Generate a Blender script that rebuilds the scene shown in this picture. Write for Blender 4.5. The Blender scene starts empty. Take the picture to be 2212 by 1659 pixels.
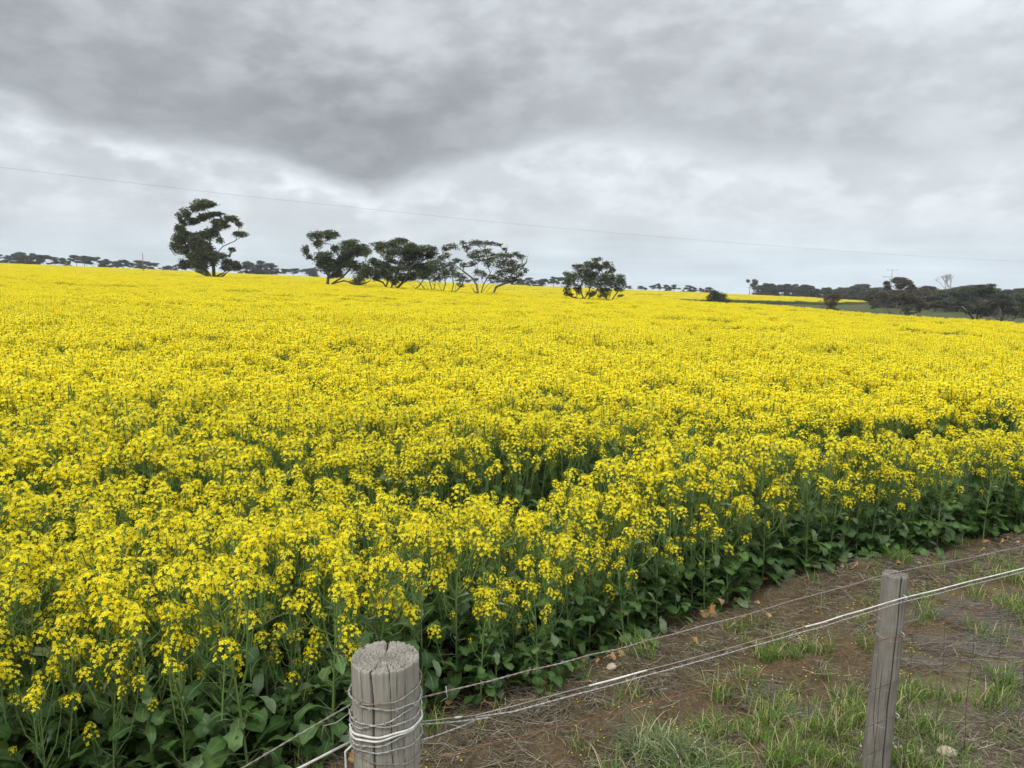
import bpy, math, random
import numpy as np
from mathutils import Vector, Matrix, Euler
R = math.radians
rnd = random.Random(7)
rng = np.random.default_rng(11)
C = bpy.context.scene.collection
sc = bpy.context.scene

# ------------------------------------------------------------------ camera
CAM_Z = 2.5
F_PX = 769.0
HOR = 290.0                                   # picture row of the true horizon (1024x768)
PITCH = math.atan((384 - HOR) / F_PX)
cam_d = bpy.data.cameras.new("camera")
cam = bpy.data.objects.new("camera", cam_d)
C.objects.link(cam)
cam.location = (0, 0, CAM_Z)
cam.rotation_euler = (R(90) - PITCH, 0, 0)
cam_d.sensor_width = 36
cam_d.lens = F_PX / 1024 * 36
cam_d.clip_start = 0.05
cam_d.clip_end = 20000
sc.camera = cam

# ------------------------------------------------------------------ world
SUN_EL, SUN_AZ = R(50), R(-135)                # azimuth measured from +Y towards +X
w = bpy.data.worlds.new("World")
sc.world = w
w.use_nodes = True
nt = w.node_tree
nt.nodes.clear()
def N(tree, typ, **kw):
    n = tree.nodes.new(typ)
    for k, v in kw.items():
        if k.startswith('i_'):
            key = k[2:]
            n.inputs[int(key) if key.isdigit() else key].default_value = v
        else:
            setattr(n, k, v)
    return n
def MT(tree, op, a, b=None, c=None, clamp=False):
    n = tree.nodes.new('ShaderNodeMath'); n.operation = op; n.use_clamp = clamp
    for i, s in enumerate((a, b, c)):
        if s is None: continue
        if isinstance(s, (int, float)): n.inputs[i].default_value = s
        else: tree.links.new(s, n.inputs[i])
    return n.outputs[0]
def RANGE(tree, v, a, b, c=0.0, d=1.0, smooth=True):
    n = tree.nodes.new('ShaderNodeMapRange')
    n.interpolation_type = 'SMOOTHSTEP' if smooth else 'LINEAR'
    tree.links.new(v, n.inputs[0])
    for i, s in enumerate((a, b, c, d)):
        if isinstance(s, (int, float)): n.inputs[1 + i].default_value = s
        else: tree.links.new(s, n.inputs[1 + i])
    return n.outputs[0]
def build_sky():
    L = nt.links.new
    out = N(nt, 'ShaderNodeOutputWorld'); bg = N(nt, 'ShaderNodeBackground'); bg.inputs[1].default_value = 0.1
    L(bg.outputs[0], out.inputs[0])
    sky = N(nt, 'ShaderNodeTexSky', sky_type='NISHITA', sun_disc=False)
    sky.sun_elevation = SUN_EL; sky.sun_rotation = SUN_AZ
    tc = N(nt, 'ShaderNodeTexCoord')
    sep = N(nt, 'ShaderNodeSeparateXYZ'); L(tc.outputs['Generated'], sep.inputs[0])
    X, Y, Z = sep.outputs
    az = MT(nt, 'MULTIPLY', MT(nt, 'ARCTAN2', X, Y), 180 / math.pi)
    el = MT(nt, 'MULTIPLY', MT(nt, 'ARCSINE', Z), 180 / math.pi)
    zz = MT(nt, 'ADD', MT(nt, 'MAXIMUM', Z, -0.02), 0.075)
    px = MT(nt, 'DIVIDE', X, zz); py = MT(nt, 'DIVIDE', Y, zz)
    cmb = N(nt, 'ShaderNodeCombineXYZ'); L(px, cmb.inputs[0]); L(py, cmb.inputs[1])
    def noise(scale, detail, rough, off, dist=0.0):
        mp = N(nt, 'ShaderNodeMapping'); L(cmb.outputs[0], mp.inputs[0])
        mp.inputs['Location'].default_value = off
        n = N(nt, 'ShaderNodeTexNoise', i_Scale=scale, i_Detail=detail, i_Roughness=rough, i_Distortion=dist)
        L(mp.outputs[0], n.inputs['Vector']); return n.outputs['Fac']
    n1 = noise(0.55, 7, .52, (3.1, 1.7, 0.3), .0)
    n2 = noise(1.7, 8, .55, (7.3, 4.2, 1.1), .0)
    n3 = noise(0.28, 4, .5, (1.3, 9.2, 2.1))
    # billows in true angle space so that far clouds stay soft
    ang = N(nt, 'ShaderNodeCombineXYZ'); L(az, ang.inputs[0]); L(MT(nt, 'MULTIPLY', el, 1.9), ang.inputs[1])
    def anoise(scale, detail, rough, off, dist=0.0):
        mp = N(nt, 'ShaderNodeMapping'); L(ang.outputs[0], mp.inputs[0]); mp.inputs['Location'].default_value = off
        n = N(nt, 'ShaderNodeTexNoise', i_Scale=scale, i_Detail=detail, i_Roughness=rough, i_Distortion=dist)
        L(mp.outputs[0], n.inputs['Vector']); return n.outputs['Fac']
    a1 = anoise(.085, 7, .52, (11, 3, 0), .15)
    a2 = anoise(.24, 6, .52, (2, 8, 0), .1)
    a3 = anoise(.04, 3, .5, (22, 5, 3))
    a4 = anoise(.16, 8, .58, (31, 14, 0), .1)
    # base of the dark cloud shelf: elevation as a function of azimuth
    def curve(pts, x):
        u = RANGE(nt, x, -40, 40, 0, 1, False)
        fc = N(nt, 'ShaderNodeFloatCurve'); L(u, fc.inputs[1])
        c = fc.mapping.curves[0]
        pts = sorted(pts)
        c.points[0].location = (0, pts[0][1]); c.points[1].location = (1, pts[-1][1])
        for a, v in pts: c.points.new(max(.001, min(.999, (a + 40) / 80)), v)
        fc.mapping.update()
        return fc.outputs[0]
    def P(xd, yd):                              # view angles of a point of the sky, from the full frame
        x, y = xd / 2.16, yd / 2.16
        return math.degrees(math.atan((x - 512) / F_PX)), math.degrees(math.atan((384 - y) / F_PX) - PITCH)
    def PP(lst, s): return [(P(a, b)[0], P(a, b)[1] / s) for a, b in lst]
    low = MT(nt, 'MULTIPLY', curve(PP([(-150, 275), (0, 285), (200, 322), (400, 338), (560, 352), (700, 380), (790, 398), (900, 388), (1060, 350), (1200, 300), (1380, 300), (1600, 345), (1900, 380), (2212, 370)], 20), az), 20)
    thick = MT(nt, 'MULTIPLY', curve([(-40, .55), (-26, .5), (-15, .42), (-8, .40), (0, .38), (10, .46), (20, .48), (40, .48)], az), 20)
    stren = curve([(-40, .72), (-30, .76), (-20, .80), (-12, .90), (-6, .84), (0, .64), (6, .50), (14, .46), (24, .40), (34, .32), (40, .3)], az)
    wob = MT(nt, 'ADD', MT(nt, 'MULTIPLY', MT(nt, 'SUBTRACT', a1, .5), 5.0), MT(nt, 'MULTIPLY', MT(nt, 'SUBTRACT', a4, .5), 3.0))
    wob2 = MT(nt, 'MULTIPLY', MT(nt, 'SUBTRACT', a2, .5), 3.2)
    e2 = MT(nt, 'ADD', MT(nt, 'ADD', el, wob), wob2)
    h = MT(nt, 'SUBTRACT', e2, low)                                   # height over the shelf's base
    rise = RANGE(nt, h, -1.0, 1.3)
    fall = RANGE(nt, h, MT(nt, 'MULTIPLY', thick, .35), MT(nt, 'MULTIPLY', thick, 1.5), 1, .30)
    dark = MT(nt, 'MULTIPLY', MT(nt, 'MULTIPLY', rise, fall), stren)
    dark = MT(nt, 'MULTIPLY', dark, RANGE(nt, a2, .3, .7, 1.08, .88))
    # paler mottled cloud
    b = MT(nt, 'ADD', .555, MT(nt, 'MULTIPLY', MT(nt, 'SUBTRACT', n1, .5), RANGE(nt, el, 5, 16, .03, .15)))
    b = MT(nt, 'ADD', b, MT(nt, 'MULTIPLY', MT(nt, 'SUBTRACT', a1, .5), .30))
    b = MT(nt, 'ADD', b, MT(nt, 'MULTIPLY', MT(nt, 'SUBTRACT', a2, .5), .18))
    b = MT(nt, 'ADD', b, MT(nt, 'MULTIPLY', MT(nt, 'SUBTRACT', n2, .5), RANGE(nt, el, 4, 14, .01, .06)))
    b = MT(nt, 'ADD', b, MT(nt, 'MULTIPLY', MT(nt, 'SUBTRACT', a3, .5), .30))
    b = MT(nt, 'ADD', b, RANGE(nt, az, -20, 30, 0, .05))
    b = MT(nt, 'ADD', b, MT(nt, 'MULTIPLY', RANGE(nt, az, 5, 30), RANGE(nt, el, 8, 20, 0, .10)))
    rim = MT(nt, 'MULTIPLY', RANGE(nt, h, -2.8, -1.0), RANGE(nt, h, -1.0, .3, 1, 0))
    b = MT(nt, 'ADD', b, MT(nt, 'MULTIPLY', MT(nt, 'MULTIPLY', rim, RANGE(nt, az, -14, 0, 1, .15)), RANGE(nt, a2, .38, .64, -.01, .11)))
    b = MT(nt, 'ADD', b, MT(nt, 'MULTIPLY', RANGE(nt, MT(nt, 'ADD', a4, MT(nt, 'MULTIPLY', a2, .6)), .72, .92, -.03, .045), RANGE(nt, el, 2, 6)))
    # horizontal stripes near the horizon
    hz = N(nt, 'ShaderNodeCombineXYZ'); L(MT(nt, 'MULTIPLY', az, .06), hz.inputs[0]); L(MT(nt, 'MULTIPLY', el, .8), hz.inputs[1])
    sn = N(nt, 'ShaderNodeTexNoise', i_Scale=1.3, i_Detail=5, i_Roughness=.55); L(hz.outputs[0], sn.inputs['Vector'])
    lowf = RANGE(nt, el, 1.0, 5.5, 1, 0)
    strp = MT(nt, 'MULTIPLY', MT(nt, 'MULTIPLY', MT(nt, 'SUBTRACT', sn.outputs['Fac'], .5), .40), lowf)
    b = MT(nt, 'ADD', b, strp)
    b = MT(nt, 'ADD', b, RANGE(nt, el, 21, 60, 0, 1.1))
    b = MT(nt, 'MAXIMUM', MT(nt, 'MINIMUM', b, 1.8), .40)
    mixf = N(nt, 'ShaderNodeMix', data_type='FLOAT'); L(dark, mixf.inputs[0]); L(b, mixf.inputs[2]); mixf.inputs[3].default_value = .225
    B = MT(nt, 'MULTIPLY', mixf.outputs[0], 10.0)
    tint = N(nt, 'ShaderNodeMix', data_type='RGBA'); L(lowf, tint.inputs[0])
    tint.inputs[6].default_value = (.945, 1.0, 1.045, 1); tint.inputs[7].default_value = (.87, 1.0, 1.10, 1)
    vm = N(nt, 'ShaderNodeVectorMath', operation='SCALE'); L(tint.outputs[2], vm.inputs[0]); L(B, vm.inputs['Scale'])
    mx = N(nt, 'ShaderNodeMix', data_type='RGBA', i_0=.05); L(vm.outputs[0], mx.inputs[6]); L(sky.outputs[0], mx.inputs[7])
    L(mx.outputs[2], bg.inputs[0])
build_sky()

sd = bpy.data.lights.new("sun", 'SUN'); sd.energy = 1.5; sd.angle = R(22); sd.color = (1, .96, .9)
so = bpy.data.objects.new("sun", sd); C.objects.link(so)
sdir = Vector((math.sin(SUN_AZ) * math.cos(SUN_EL), math.cos(SUN_AZ) * math.cos(SUN_EL), math.sin(SUN_EL)))
so.rotation_euler = sdir.to_track_quat('Z', 'Y').to_euler(); so.location = (0, 0, 60)

sc.view_settings.view_transform = 'Standard'
sc.view_settings.look = 'None'
sc.view_settings.exposure = 0.45
sc.view_settings.gamma = 1.0
sc.view_settings.use_curve_mapping = False
sc.render.engine = 'CYCLES'
cy = sc.cycles
cy.max_bounces = 7; cy.diffuse_bounces = 4; cy.glossy_bounces = 2; cy.transmission_bounces = 3
cy.transparent_max_bounces = 4; cy.volume_bounces = 0
cy.caustics_reflective = False; cy.caustics_refractive = False

# ------------------------------------------------------------------ numbers
def fade(t): return t * t * (3 - 2 * t)
_H = rng.random((256, 256))
def vnoise(x, y, s=1.0, ox=0.0, oy=0.0):
    x = np.asarray(x, float) * s + ox + 1000; y = np.asarray(y, float) * s + oy + 1000
    xi = np.floor(x).astype(int); yi = np.floor(y).astype(int)
    u = fade(x - xi); v = fade(y - yi)
    a = _H[xi % 256, yi % 256]; b = _H[(xi + 1) % 256, yi % 256]
    c = _H[xi % 256, (yi + 1) % 256]; d = _H[(xi + 1) % 256, (yi + 1) % 256]
    return (a * (1 - u) + b * u) * (1 - v) + (c * (1 - u) + d * u) * v
def fbm(x, y, s, o=4, ox=0.0):
    r = 0; a = .5; t = 0
    for i in range(o):
        r = r + a * vnoise(x, y, s, ox + i * 17.3, i * 9.1); t += a; a *= .55; s *= 2.03
    return r / t
def sstep(a, b, x):
    t = np.clip((np.asarray(x, float) - a) / (b - a), 0, 1); return t * t * (3 - 2 * t)

# ------------------------------------------------------------------ terrain: a tilted plane plus relief
COLS = [-150, 0, 212, 400, 590, 653, 705, 823, 870, 930, 1024, 1250]
DST = [10, 30, 60, 100, 130, 200, 350, 450, 700, 1500, 4000]
G = 'g'
ROWS = {   # picture row where the crop top (plain) or the bare ground (tuple) lies for each distance
 100: [263.6, 269.9, 278.8, 286.6, 297.5, 298.5, 301.5, (311,), (313,), (316,), (322,), (330,)],
 130: [261.5, 267.7, 276.6, 284.4, 296.0, 298.5, (305,), (311,), (313,), (316,), (321,), (327,)],
 200: [259.0, 265.3, 274.0, 282.8, 292.5, 296.0, (303.5,), (306,), (307,), (308,), (312,), (317,)],
 350: [256.7, 263.0, 271.9, 280.5, 288.0, 290.0, 292.0, 297.5, (303,), (303.5,), (306,), (311,)],
 450: [(259,), (266,), (274.5,), (282.5,), (290,), (292,), (294,), (300,), (302,), (302.5,), (305,), (309,)],
 700: [(256,), (264,), (272,), (280.5,), (289,), (291,), (293,), (298.,), (299,), (300,), (302,), (305,)],
 1500: [(262,), (268,), (276,), (284,), (291,), (292.5,), (294,), (296,), (297,), (297.5,), (298,), (299,)],
 4000: [(268,), (272,), (280,), (286,), (292,), (292.5,), (293,), (293.5,), (294,), (294,), (294,), (294,)],
}
CROP = 1.25
def plane(x, y): return -.0418 * x + .0108 * y
def col_t(c): return (c - 512) / F_PX
tab = np.zeros((len(COLS), len(DST)))
for j, d in enumerate(DST):
    for i, c in enumerate(COLS):
        if d in ROWS:
            r = ROWS[d][i]; g = isinstance(r, tuple); r = r[0] if g else r
            z = CAM_Z - d * (r - HOR) / F_PX - (0 if g else CROP)
            tab[i, j] = z - plane(col_t(c) * d, d)
        elif d == 60:
            tab[i, j] = {823: -.25, 705: -.05, 870: -.2, 930: -.1}.get(c, 0)
NG = 160
gc = np.linspace(-150, 1250, NG); gl = np.linspace(math.log(10), math.log(4000), NG)
tmp = np.array([np.interp(gl, np.log(DST), tab[i]) for i in range(len(COLS))])
grid = np.array([np.interp(gc, COLS, tmp[:, k]) for k in range(NG)]).T
for _ in range(2):
    gp = np.pad(grid, 2, mode='edge')
    grid = sum(gp[2 + i:2 + i + NG, 2 + j:2 + j + NG] for i in (-2, -1, 0, 1, 2) for j in (-2, -1, 0, 1, 2)) / 25
def terrain(x, y):
    x = np.asarray(x, float); y = np.asarray(y, float)
    ys = np.maximum(y, 10.0)
    c = np.clip(512 + F_PX * x / ys, -150, 1250); l = np.clip(np.log(ys), gl[0], gl[-1])
    fi = (c - gc[0]) / (gc[1] - gc[0]); fj = (l - gl[0]) / (gl[1] - gl[0])
    i = np.clip(fi.astype(int), 0, NG - 2); j = np.clip(fj.astype(int), 0, NG - 2)
    u = fi - i; v = fj - j
    dl = (grid[i, j] * (1 - u) + grid[i + 1, j] * u) * (1 - v) + (grid[i, j + 1] * (1 - u) + grid[i + 1, j + 1] * u) * v
    xs = np.clip(x, -1.05 * ys, 1.05 * ys)
    return plane(xs, np.clip(y, -60, 1e9)) + dl
def tz(x, y): return float(terrain(x, y))
def ray(px, py):
    v = (py - 384) / F_PX; h = (px - 512) / F_PX
    cp, sp = math.cos(PITCH), math.sin(PITCH)
    return Vector((h, cp - v * sp, -(v * cp + sp)))
def on_z(px, py, z):                                      # point of the view ray at height z
    d = ray(px, py); k = (z - CAM_Z) / d.z
    return Vector((d.x * k, d.y * k, z))
def on_ground(px, py, dz=0.0):
    z = 0.0
    for _ in range(8):
        p = on_z(px, py, z + dz); z = tz(p.x, p.y)
    return Vector((p.x, p.y, z))
def at_y(px, y, dz=0.0):                                  # ground point in picture column px at distance y
    x = (px - 512) / F_PX * y / 1.007
    return Vector((x, y, tz(x, y) + dz))

# crop edges
EX = [-60, -8, -3, -1.2, -.43, .45, 1.3, 2.0, 2.35, 3.2, 6.1, 12, 60]
EY = [-34, -1.4, 2.1, 3.3, 4.0, 4.62, 5.3, 5.9, 6.35, 6.75, 8.2, 11.6, 39]
def edge_y(x): return np.interp(x, EX, EY)
NEAR_C = [-400, 640, 646, 653, 705, 823, 930, 1024, 1250, 2000]
NEAR_D = [350, 350, 140, 112, 95, 70, 58, 50, 40, 25]
def pcol(x, y): return 512 + F_PX * np.asarray(x) / np.maximum(np.asarray(y), 1)
def in_crop(x, y):
    c = pcol(x, y)
    near = (y > edge_y(x)) & (y < np.interp(c, NEAR_C, NEAR_D))
    sb = np.interp(c, [640, 653, 705, 830, 880], [135, 160, 200, 215, 300])
    far = (c > 640) & (c < 872) & (y > sb) & (y < np.interp(c, [640, 835, 872], [350, 350, 305]))
    return near | far
def gap_dark(x, y):                                      # wheel marks and thin stands: 1 = full crop
    d = np.ones_like(np.asarray(x, float))
    def band(y0, sl, wd, amt, x0=-99, x1=99):
        q = np.abs(y - (y0 + sl * x)) / wd
        m = (1 - sstep(.5, 1.3, q)) * sstep(x0, x0 + 1.5, x) * (1 - sstep(x1 - 1.5, x1, x))
        return m * amt
    d = d - band(6.3, .53, .58, .95, -1.8, 14)
    d = d - band(9.2, .5, .25, .4, -9, 20)
    d = d - band(15.5, .46, .35, .5, -14, 30)
    d = d - band(24, .42, .5, .5, -24, 30)
    d = d - band(33, .30, .8, .8, -40, 60)
    d = d - band(47, .25, 1.2, .8, -60, 60)
    d = d - band(64, .2, 1.6, .8, -70, 80)
    return np.clip(d, .1, 1)
def crop_h(x, y):
    n = fbm(x, y, .55, 3, 5.0); m = fbm(x, y, .09, 2, 40.0); k = fbm(x, y * 2.2, .03, 2, 70.0)
    return np.clip(1.0 + (n - .5) * .36 + (m - .5) * .22 + (k - .5) * .22, .75, 1.25) * (0.72 + .28 * gap_dark(x, y))

# ------------------------------------------------------------------ materials
def new_mat(name):
    m = bpy.data.materials.new(name); m.use_nodes = True
    t = m.node_tree; t.nodes.clear()
    o = N(t, 'ShaderNodeOutputMaterial'); return m, t, o
def ramp(t, fac, stops):
    r = N(t, 'ShaderNodeValToRGB'); t.links.new(fac, r.inputs[0])
    e = r.color_ramp.elements
    e[0].position, e[0].color = stops[0][0], (*stops[0][1], 1)
    e[1].position, e[1].color = stops[-1][0], (*stops[-1][1], 1)
    for p, c in stops[1:-1]:
        q = e.new(p); q.color = (*c, 1)
    return r.outputs[0]
def leafy(name, stops, trans=.3, rough=.55, tcol=None, spec=.3, noise=None):
    """thin plant tissue: colour varies from leaf to leaf, some light passes through"""
    m, t, o = new_mat(name)
    g = N(t, 'ShaderNodeNewGeometry')
    col = ramp(t, g.outputs['Random Per Island'], stops)
    if noise:
        tc = N(t, 'ShaderNodeTexCoord')
        n = N(t, 'ShaderNodeTexNoise', i_Scale=noise[0], i_Detail=4); t.links.new(tc.outputs['Object'], n.inputs['Vector'])
        mx = N(t, 'ShaderNodeMix', data_type='RGBA', blend_type='MULTIPLY', i_0=1.0)
        t.links.new(col, mx.inputs[6])
        t.links.new(ramp(t, n.outputs['Fac'], [(.35, (noise[1],) * 3), (.65, (noise[2],) * 3)]), mx.inputs[7]); col = mx.outputs[2]
    b = N(t, 'ShaderNodeBsdfPrincipled', i_Roughness=rough); b.inputs['Specular IOR Level'].default_value = spec
    t.links.new(col, b.inputs['Base Color'])
    tr = N(t, 'ShaderNodeBsdfTranslucent')
    if tcol: tr.inputs[0].default_value = (*tcol, 1)
    else: t.links.new(col, tr.inputs[0])
    mx = N(t, 'ShaderNodeMixShader', i_0=trans)
    t.links.new(b.outputs[0], mx.inputs[1]); t.links.new(tr.outputs[0], mx.inputs[2]); t.links.new(mx.outputs[0], o.inputs[0])
    return m
M = {}
M['petal'] = leafy('canola petal', [(0, (.89, .70, .007)), (.5, (.95, .80, .012)), (1, (.97, .88, .07))], .45, .6, spec=.15)
M['bud'] = leafy('canola bud', [(0, (.26, .36, .04)), (.6, (.42, .50, .06)), (1, (.62, .60, .05))], .2, .6)
M['stem'] = leafy('canola stem', [(0, (.11, .19, .05)), (1, (.20, .30, .085))], .12, .5)
M['leaf'] = leafy('canola leaf', [(0, (.032, .078, .016)), (.5, (.050, .112, .022)), (.84, (.085, .155, .032)), (.95, (.14, .20, .10)), (.985, (.22, .28, .18)), (1, (.36, .33, .05))], .24, .5, (.13, .22, .03), .35, (22, .75, 1.2))
M['rib'] = leafy('canola leaf rib', [(0, (.15, .22, .09)), (1, (.24, .31, .16))], .1, .5)
M['dead_leaf'] = leafy('withered leaf', [(0, (.42, .22, .06)), (.5, (.55, .34, .16)), (1, (.50, .40, .30))], .25, .7, noise=(30, .6, 1.1))
M['grass'] = leafy('green grass', [(0, (.06, .135, .015)), (.55, (.12, .23, .02)), (.8, (.22, .30, .05)), (.88, (.40, .36, .16)), (1, (.52, .45, .26))], .3, .5)
M['bluegrass'] = leafy('tussock grass', [(0, (.07, .12, .04)), (.6, (.12, .18, .06)), (.85, (.30, .30, .14)), (1, (.55, .50, .34))], .25, .5)
M['straw'] = leafy('dry straw', [(0, (.09, .074, .048)), (.5, (.22, .185, .125)), (.85, (.38, .33, .235)), (1, (.56, .50, .38))], .1, .6)
M['greystraw'] = leafy('grey dry stalks', [(0, (.11, .094, .078)), (.5, (.22, .19, .158)), (1, (.38, .335, .28))], .1, .7)
M['rustgrass'] = leafy('rusty sedge', [(0, (.30, .10, .03)), (1, (.45, .20, .06))], .2, .6)
M['gum'] = leafy('gum leaves', [(0, (.028, .042, .015)), (.5, (.052, .072, .024)), (.85, (.10, .118, .040)), (1, (.17, .18, .07))], .15, .5, noise=(.35, .75, 1.3))
M['gum_brown'] = leafy('bronze gum leaves', [(0, (.036, .036, .018)), (.5, (.072, .060, .030)), (1, (.14, .105, .05))], .12, .6, noise=(.35, .75, 1.3))
M['gum_far'] = leafy('grey green gum leaves', [(0, (.034, .044, .024)), (.5, (.055, .068, .038)), (1, (.10, .11, .065))], .12, .7, noise=(.3, .75, 1.3))
def simple(name, col, rough=.7, metal=0, noise=None, bump=None, spec=.3):
    m, t, o = new_mat(name)
    b = N(t, 'ShaderNodeBsdfPrincipled', i_Roughness=rough, i_Metallic=metal); b.inputs['Specular IOR Level'].default_value = spec
    b.inputs['Base Color'].default_value = (*col, 1)
    t.links.new(b.outputs[0], o.inputs[0])
    if noise:
        tc = N(t, 'ShaderNodeTexCoord'); mp = N(t, 'ShaderNodeMapping'); mp.inputs['Scale'].default_value = noise[1]
        t.links.new(tc.outputs['Object'], mp.inputs[0])
        n = N(t, 'ShaderNodeTexNoise', i_Scale=noise[0], i_Detail=6, i_Roughness=.6); t.links.new(mp.outputs[0], n.inputs['Vector'])
        t.links.new(ramp(t, n.outputs['Fac'], noise[2]), b.inputs['Base Color'])
        if bump:
            bp = N(t, 'ShaderNodeBump', i_Strength=bump[0], i_Distance=bump[1]); t.links.new(n.outputs['Fac'], bp.inputs['Height'])
            t.links.new(bp.outputs[0], b.inputs['Normal'])
    return m
M['bark'] = simple('gum bark', (.1, .09, .08), .85, noise=(3, (1, 1, .3), [(.3, (.07, .06, .05)), (.7, (.20, .18, .155))]))
M['deadwood'] = simple('bleached dead wood', (.3, .29, .27), .8, noise=(2, (1, 1, .3), [(.3, (.16, .15, .14)), (.7, (.34, .33, .31))]))
M['galv'] = simple('galvanised wire', (.36, .36, .35), .6, .1, noise=(60, (1, 1, 1), [(.3, (.25, .24, .22)), (.7, (.50, .50, .48))]))
M['oldwire'] = simple('weathered wire', (.3, .25, .2), .6, .25, noise=(9, (1, 1, 1), [(.35, (.32, .31, .29)), (.62, (.26, .18, .13))]))
M['rust'] = simple('rusty wire', (.2, .08, .03), .8, .1, noise=(30, (1, 1, 1), [(.3, (.11, .045, .022)), (.7, (.28, .12, .05))]))
M['oldnet'] = simple('dull netting wire', (.14, .11, .09), .7, .2, noise=(12, (1, 1, 1), [(.35, (.07, .035, .022)), (.65, (.13, .11, .10))]))
M['white'] = simple('white sheathed wire', (.72, .71, .68), .45, noise=(25, (1, 1, 1), [(.3, (.42, .39, .34)), (.6, (.68, .66, .61))]))
M['conduct'] = simple('aluminium conductor', (.30, .30, .31), .5, .2)
M['stone'] = simple('pale fieldstone', (.4, .33, .25), .8, noise=(14, (1, 1, 1), [(.3, (.30, .23, .16)), (.7, (.52, .44, .34))]), bump=(.5, .01))
M['clod'] = simple('earth clod', (.12, .075, .045), .95, noise=(30, (1, 1, 1), [(.3, (.085, .052, .030)), (.7, (.18, .115, .07))]), bump=(.8, .006))
M['shell'] = simple('white snail shell', (.7, .68, .62), .5)
M['polewood'] = simple('grey pole timber', (.16, .15, .14), .8)
M['paleconcrete'] = simple('pale concrete', (.42, .41, .38), .8)

def post_material(name, base):
    m, t, o = new_mat(name)
    b = N(t, 'ShaderNodeBsdfPrincipled', i_Roughness=.85); b.inputs['Specular IOR Level'].default_value = .2
    t.links.new(b.outputs[0], o.inputs[0])
    tc = N(t, 'ShaderNodeTexCoord')
    def nz(scale, sc3, det, rough=.6, dist=0):
        mp = N(t, 'ShaderNodeMapping'); mp.inputs['Scale'].default_value = sc3
        t.links.new(tc.outputs['Object'], mp.inputs[0])
        n = N(t, 'ShaderNodeTexNoise', i_Scale=scale, i_Detail=det, i_Roughness=rough, i_Distortion=dist)
        t.links.new(mp.outputs[0], n.inputs['Vector']); return n.outputs['Fac']
    fib = nz(150, (1, 1, .035), 5); blot = nz(9, (1, 1, .6), 5); pale = nz(28, (.35, .35, 1.6), 5, .6, .5)
    c1 = ramp(t, fib, [(.3, tuple(v * .74 for v in base)), (.5, base), (.72, tuple(v * 1.22 for v in base))])
    mx = N(t, 'ShaderNodeMix', data_type='RGBA', blend_type='MULTIPLY', i_0=1.0)
    t.links.new(c1, mx.inputs[6]); t.links.new(ramp(t, blot, [(.3, (.72, .70, .68)), (.65, (1.12, 1.1, 1.08))]), mx.inputs[7])
    m2 = N(t, 'ShaderNodeMix', data_type='RGBA'); t.links.new(MT(t, 'MULTIPLY', RANGE(t, pale, .60, .70), .45), m2.inputs[0])
    t.links.new(mx.outputs[2], m2.inputs[6]); m2.inputs[7].default_value = (.46, .44, .42, 1)
    at = N(t, 'ShaderNodeAttribute', attribute_name='crack')
    m3 = N(t, 'ShaderNodeMix', data_type='RGBA'); t.links.new(at.outputs['Fac'], m3.inputs[0])
    t.links.new(m2.outputs[2], m3.inputs[6]); m3.inputs[7].default_value = (.03, .026, .022, 1)
    t.links.new(m3.outputs[2], b.inputs['Base Color'])
    bp = N(t, 'ShaderNodeBump', i_Strength=.6, i_Distance=.003); t.links.new(fib, bp.inputs['Height']); t.links.new(bp.outputs[0], b.inputs['Normal'])
    return m
M['post'] = post_material('weathered grey post timber', (.285, .268, .230))
M['post2'] = post_material('darker weathered post timber', (.215, .200, .172))

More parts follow.
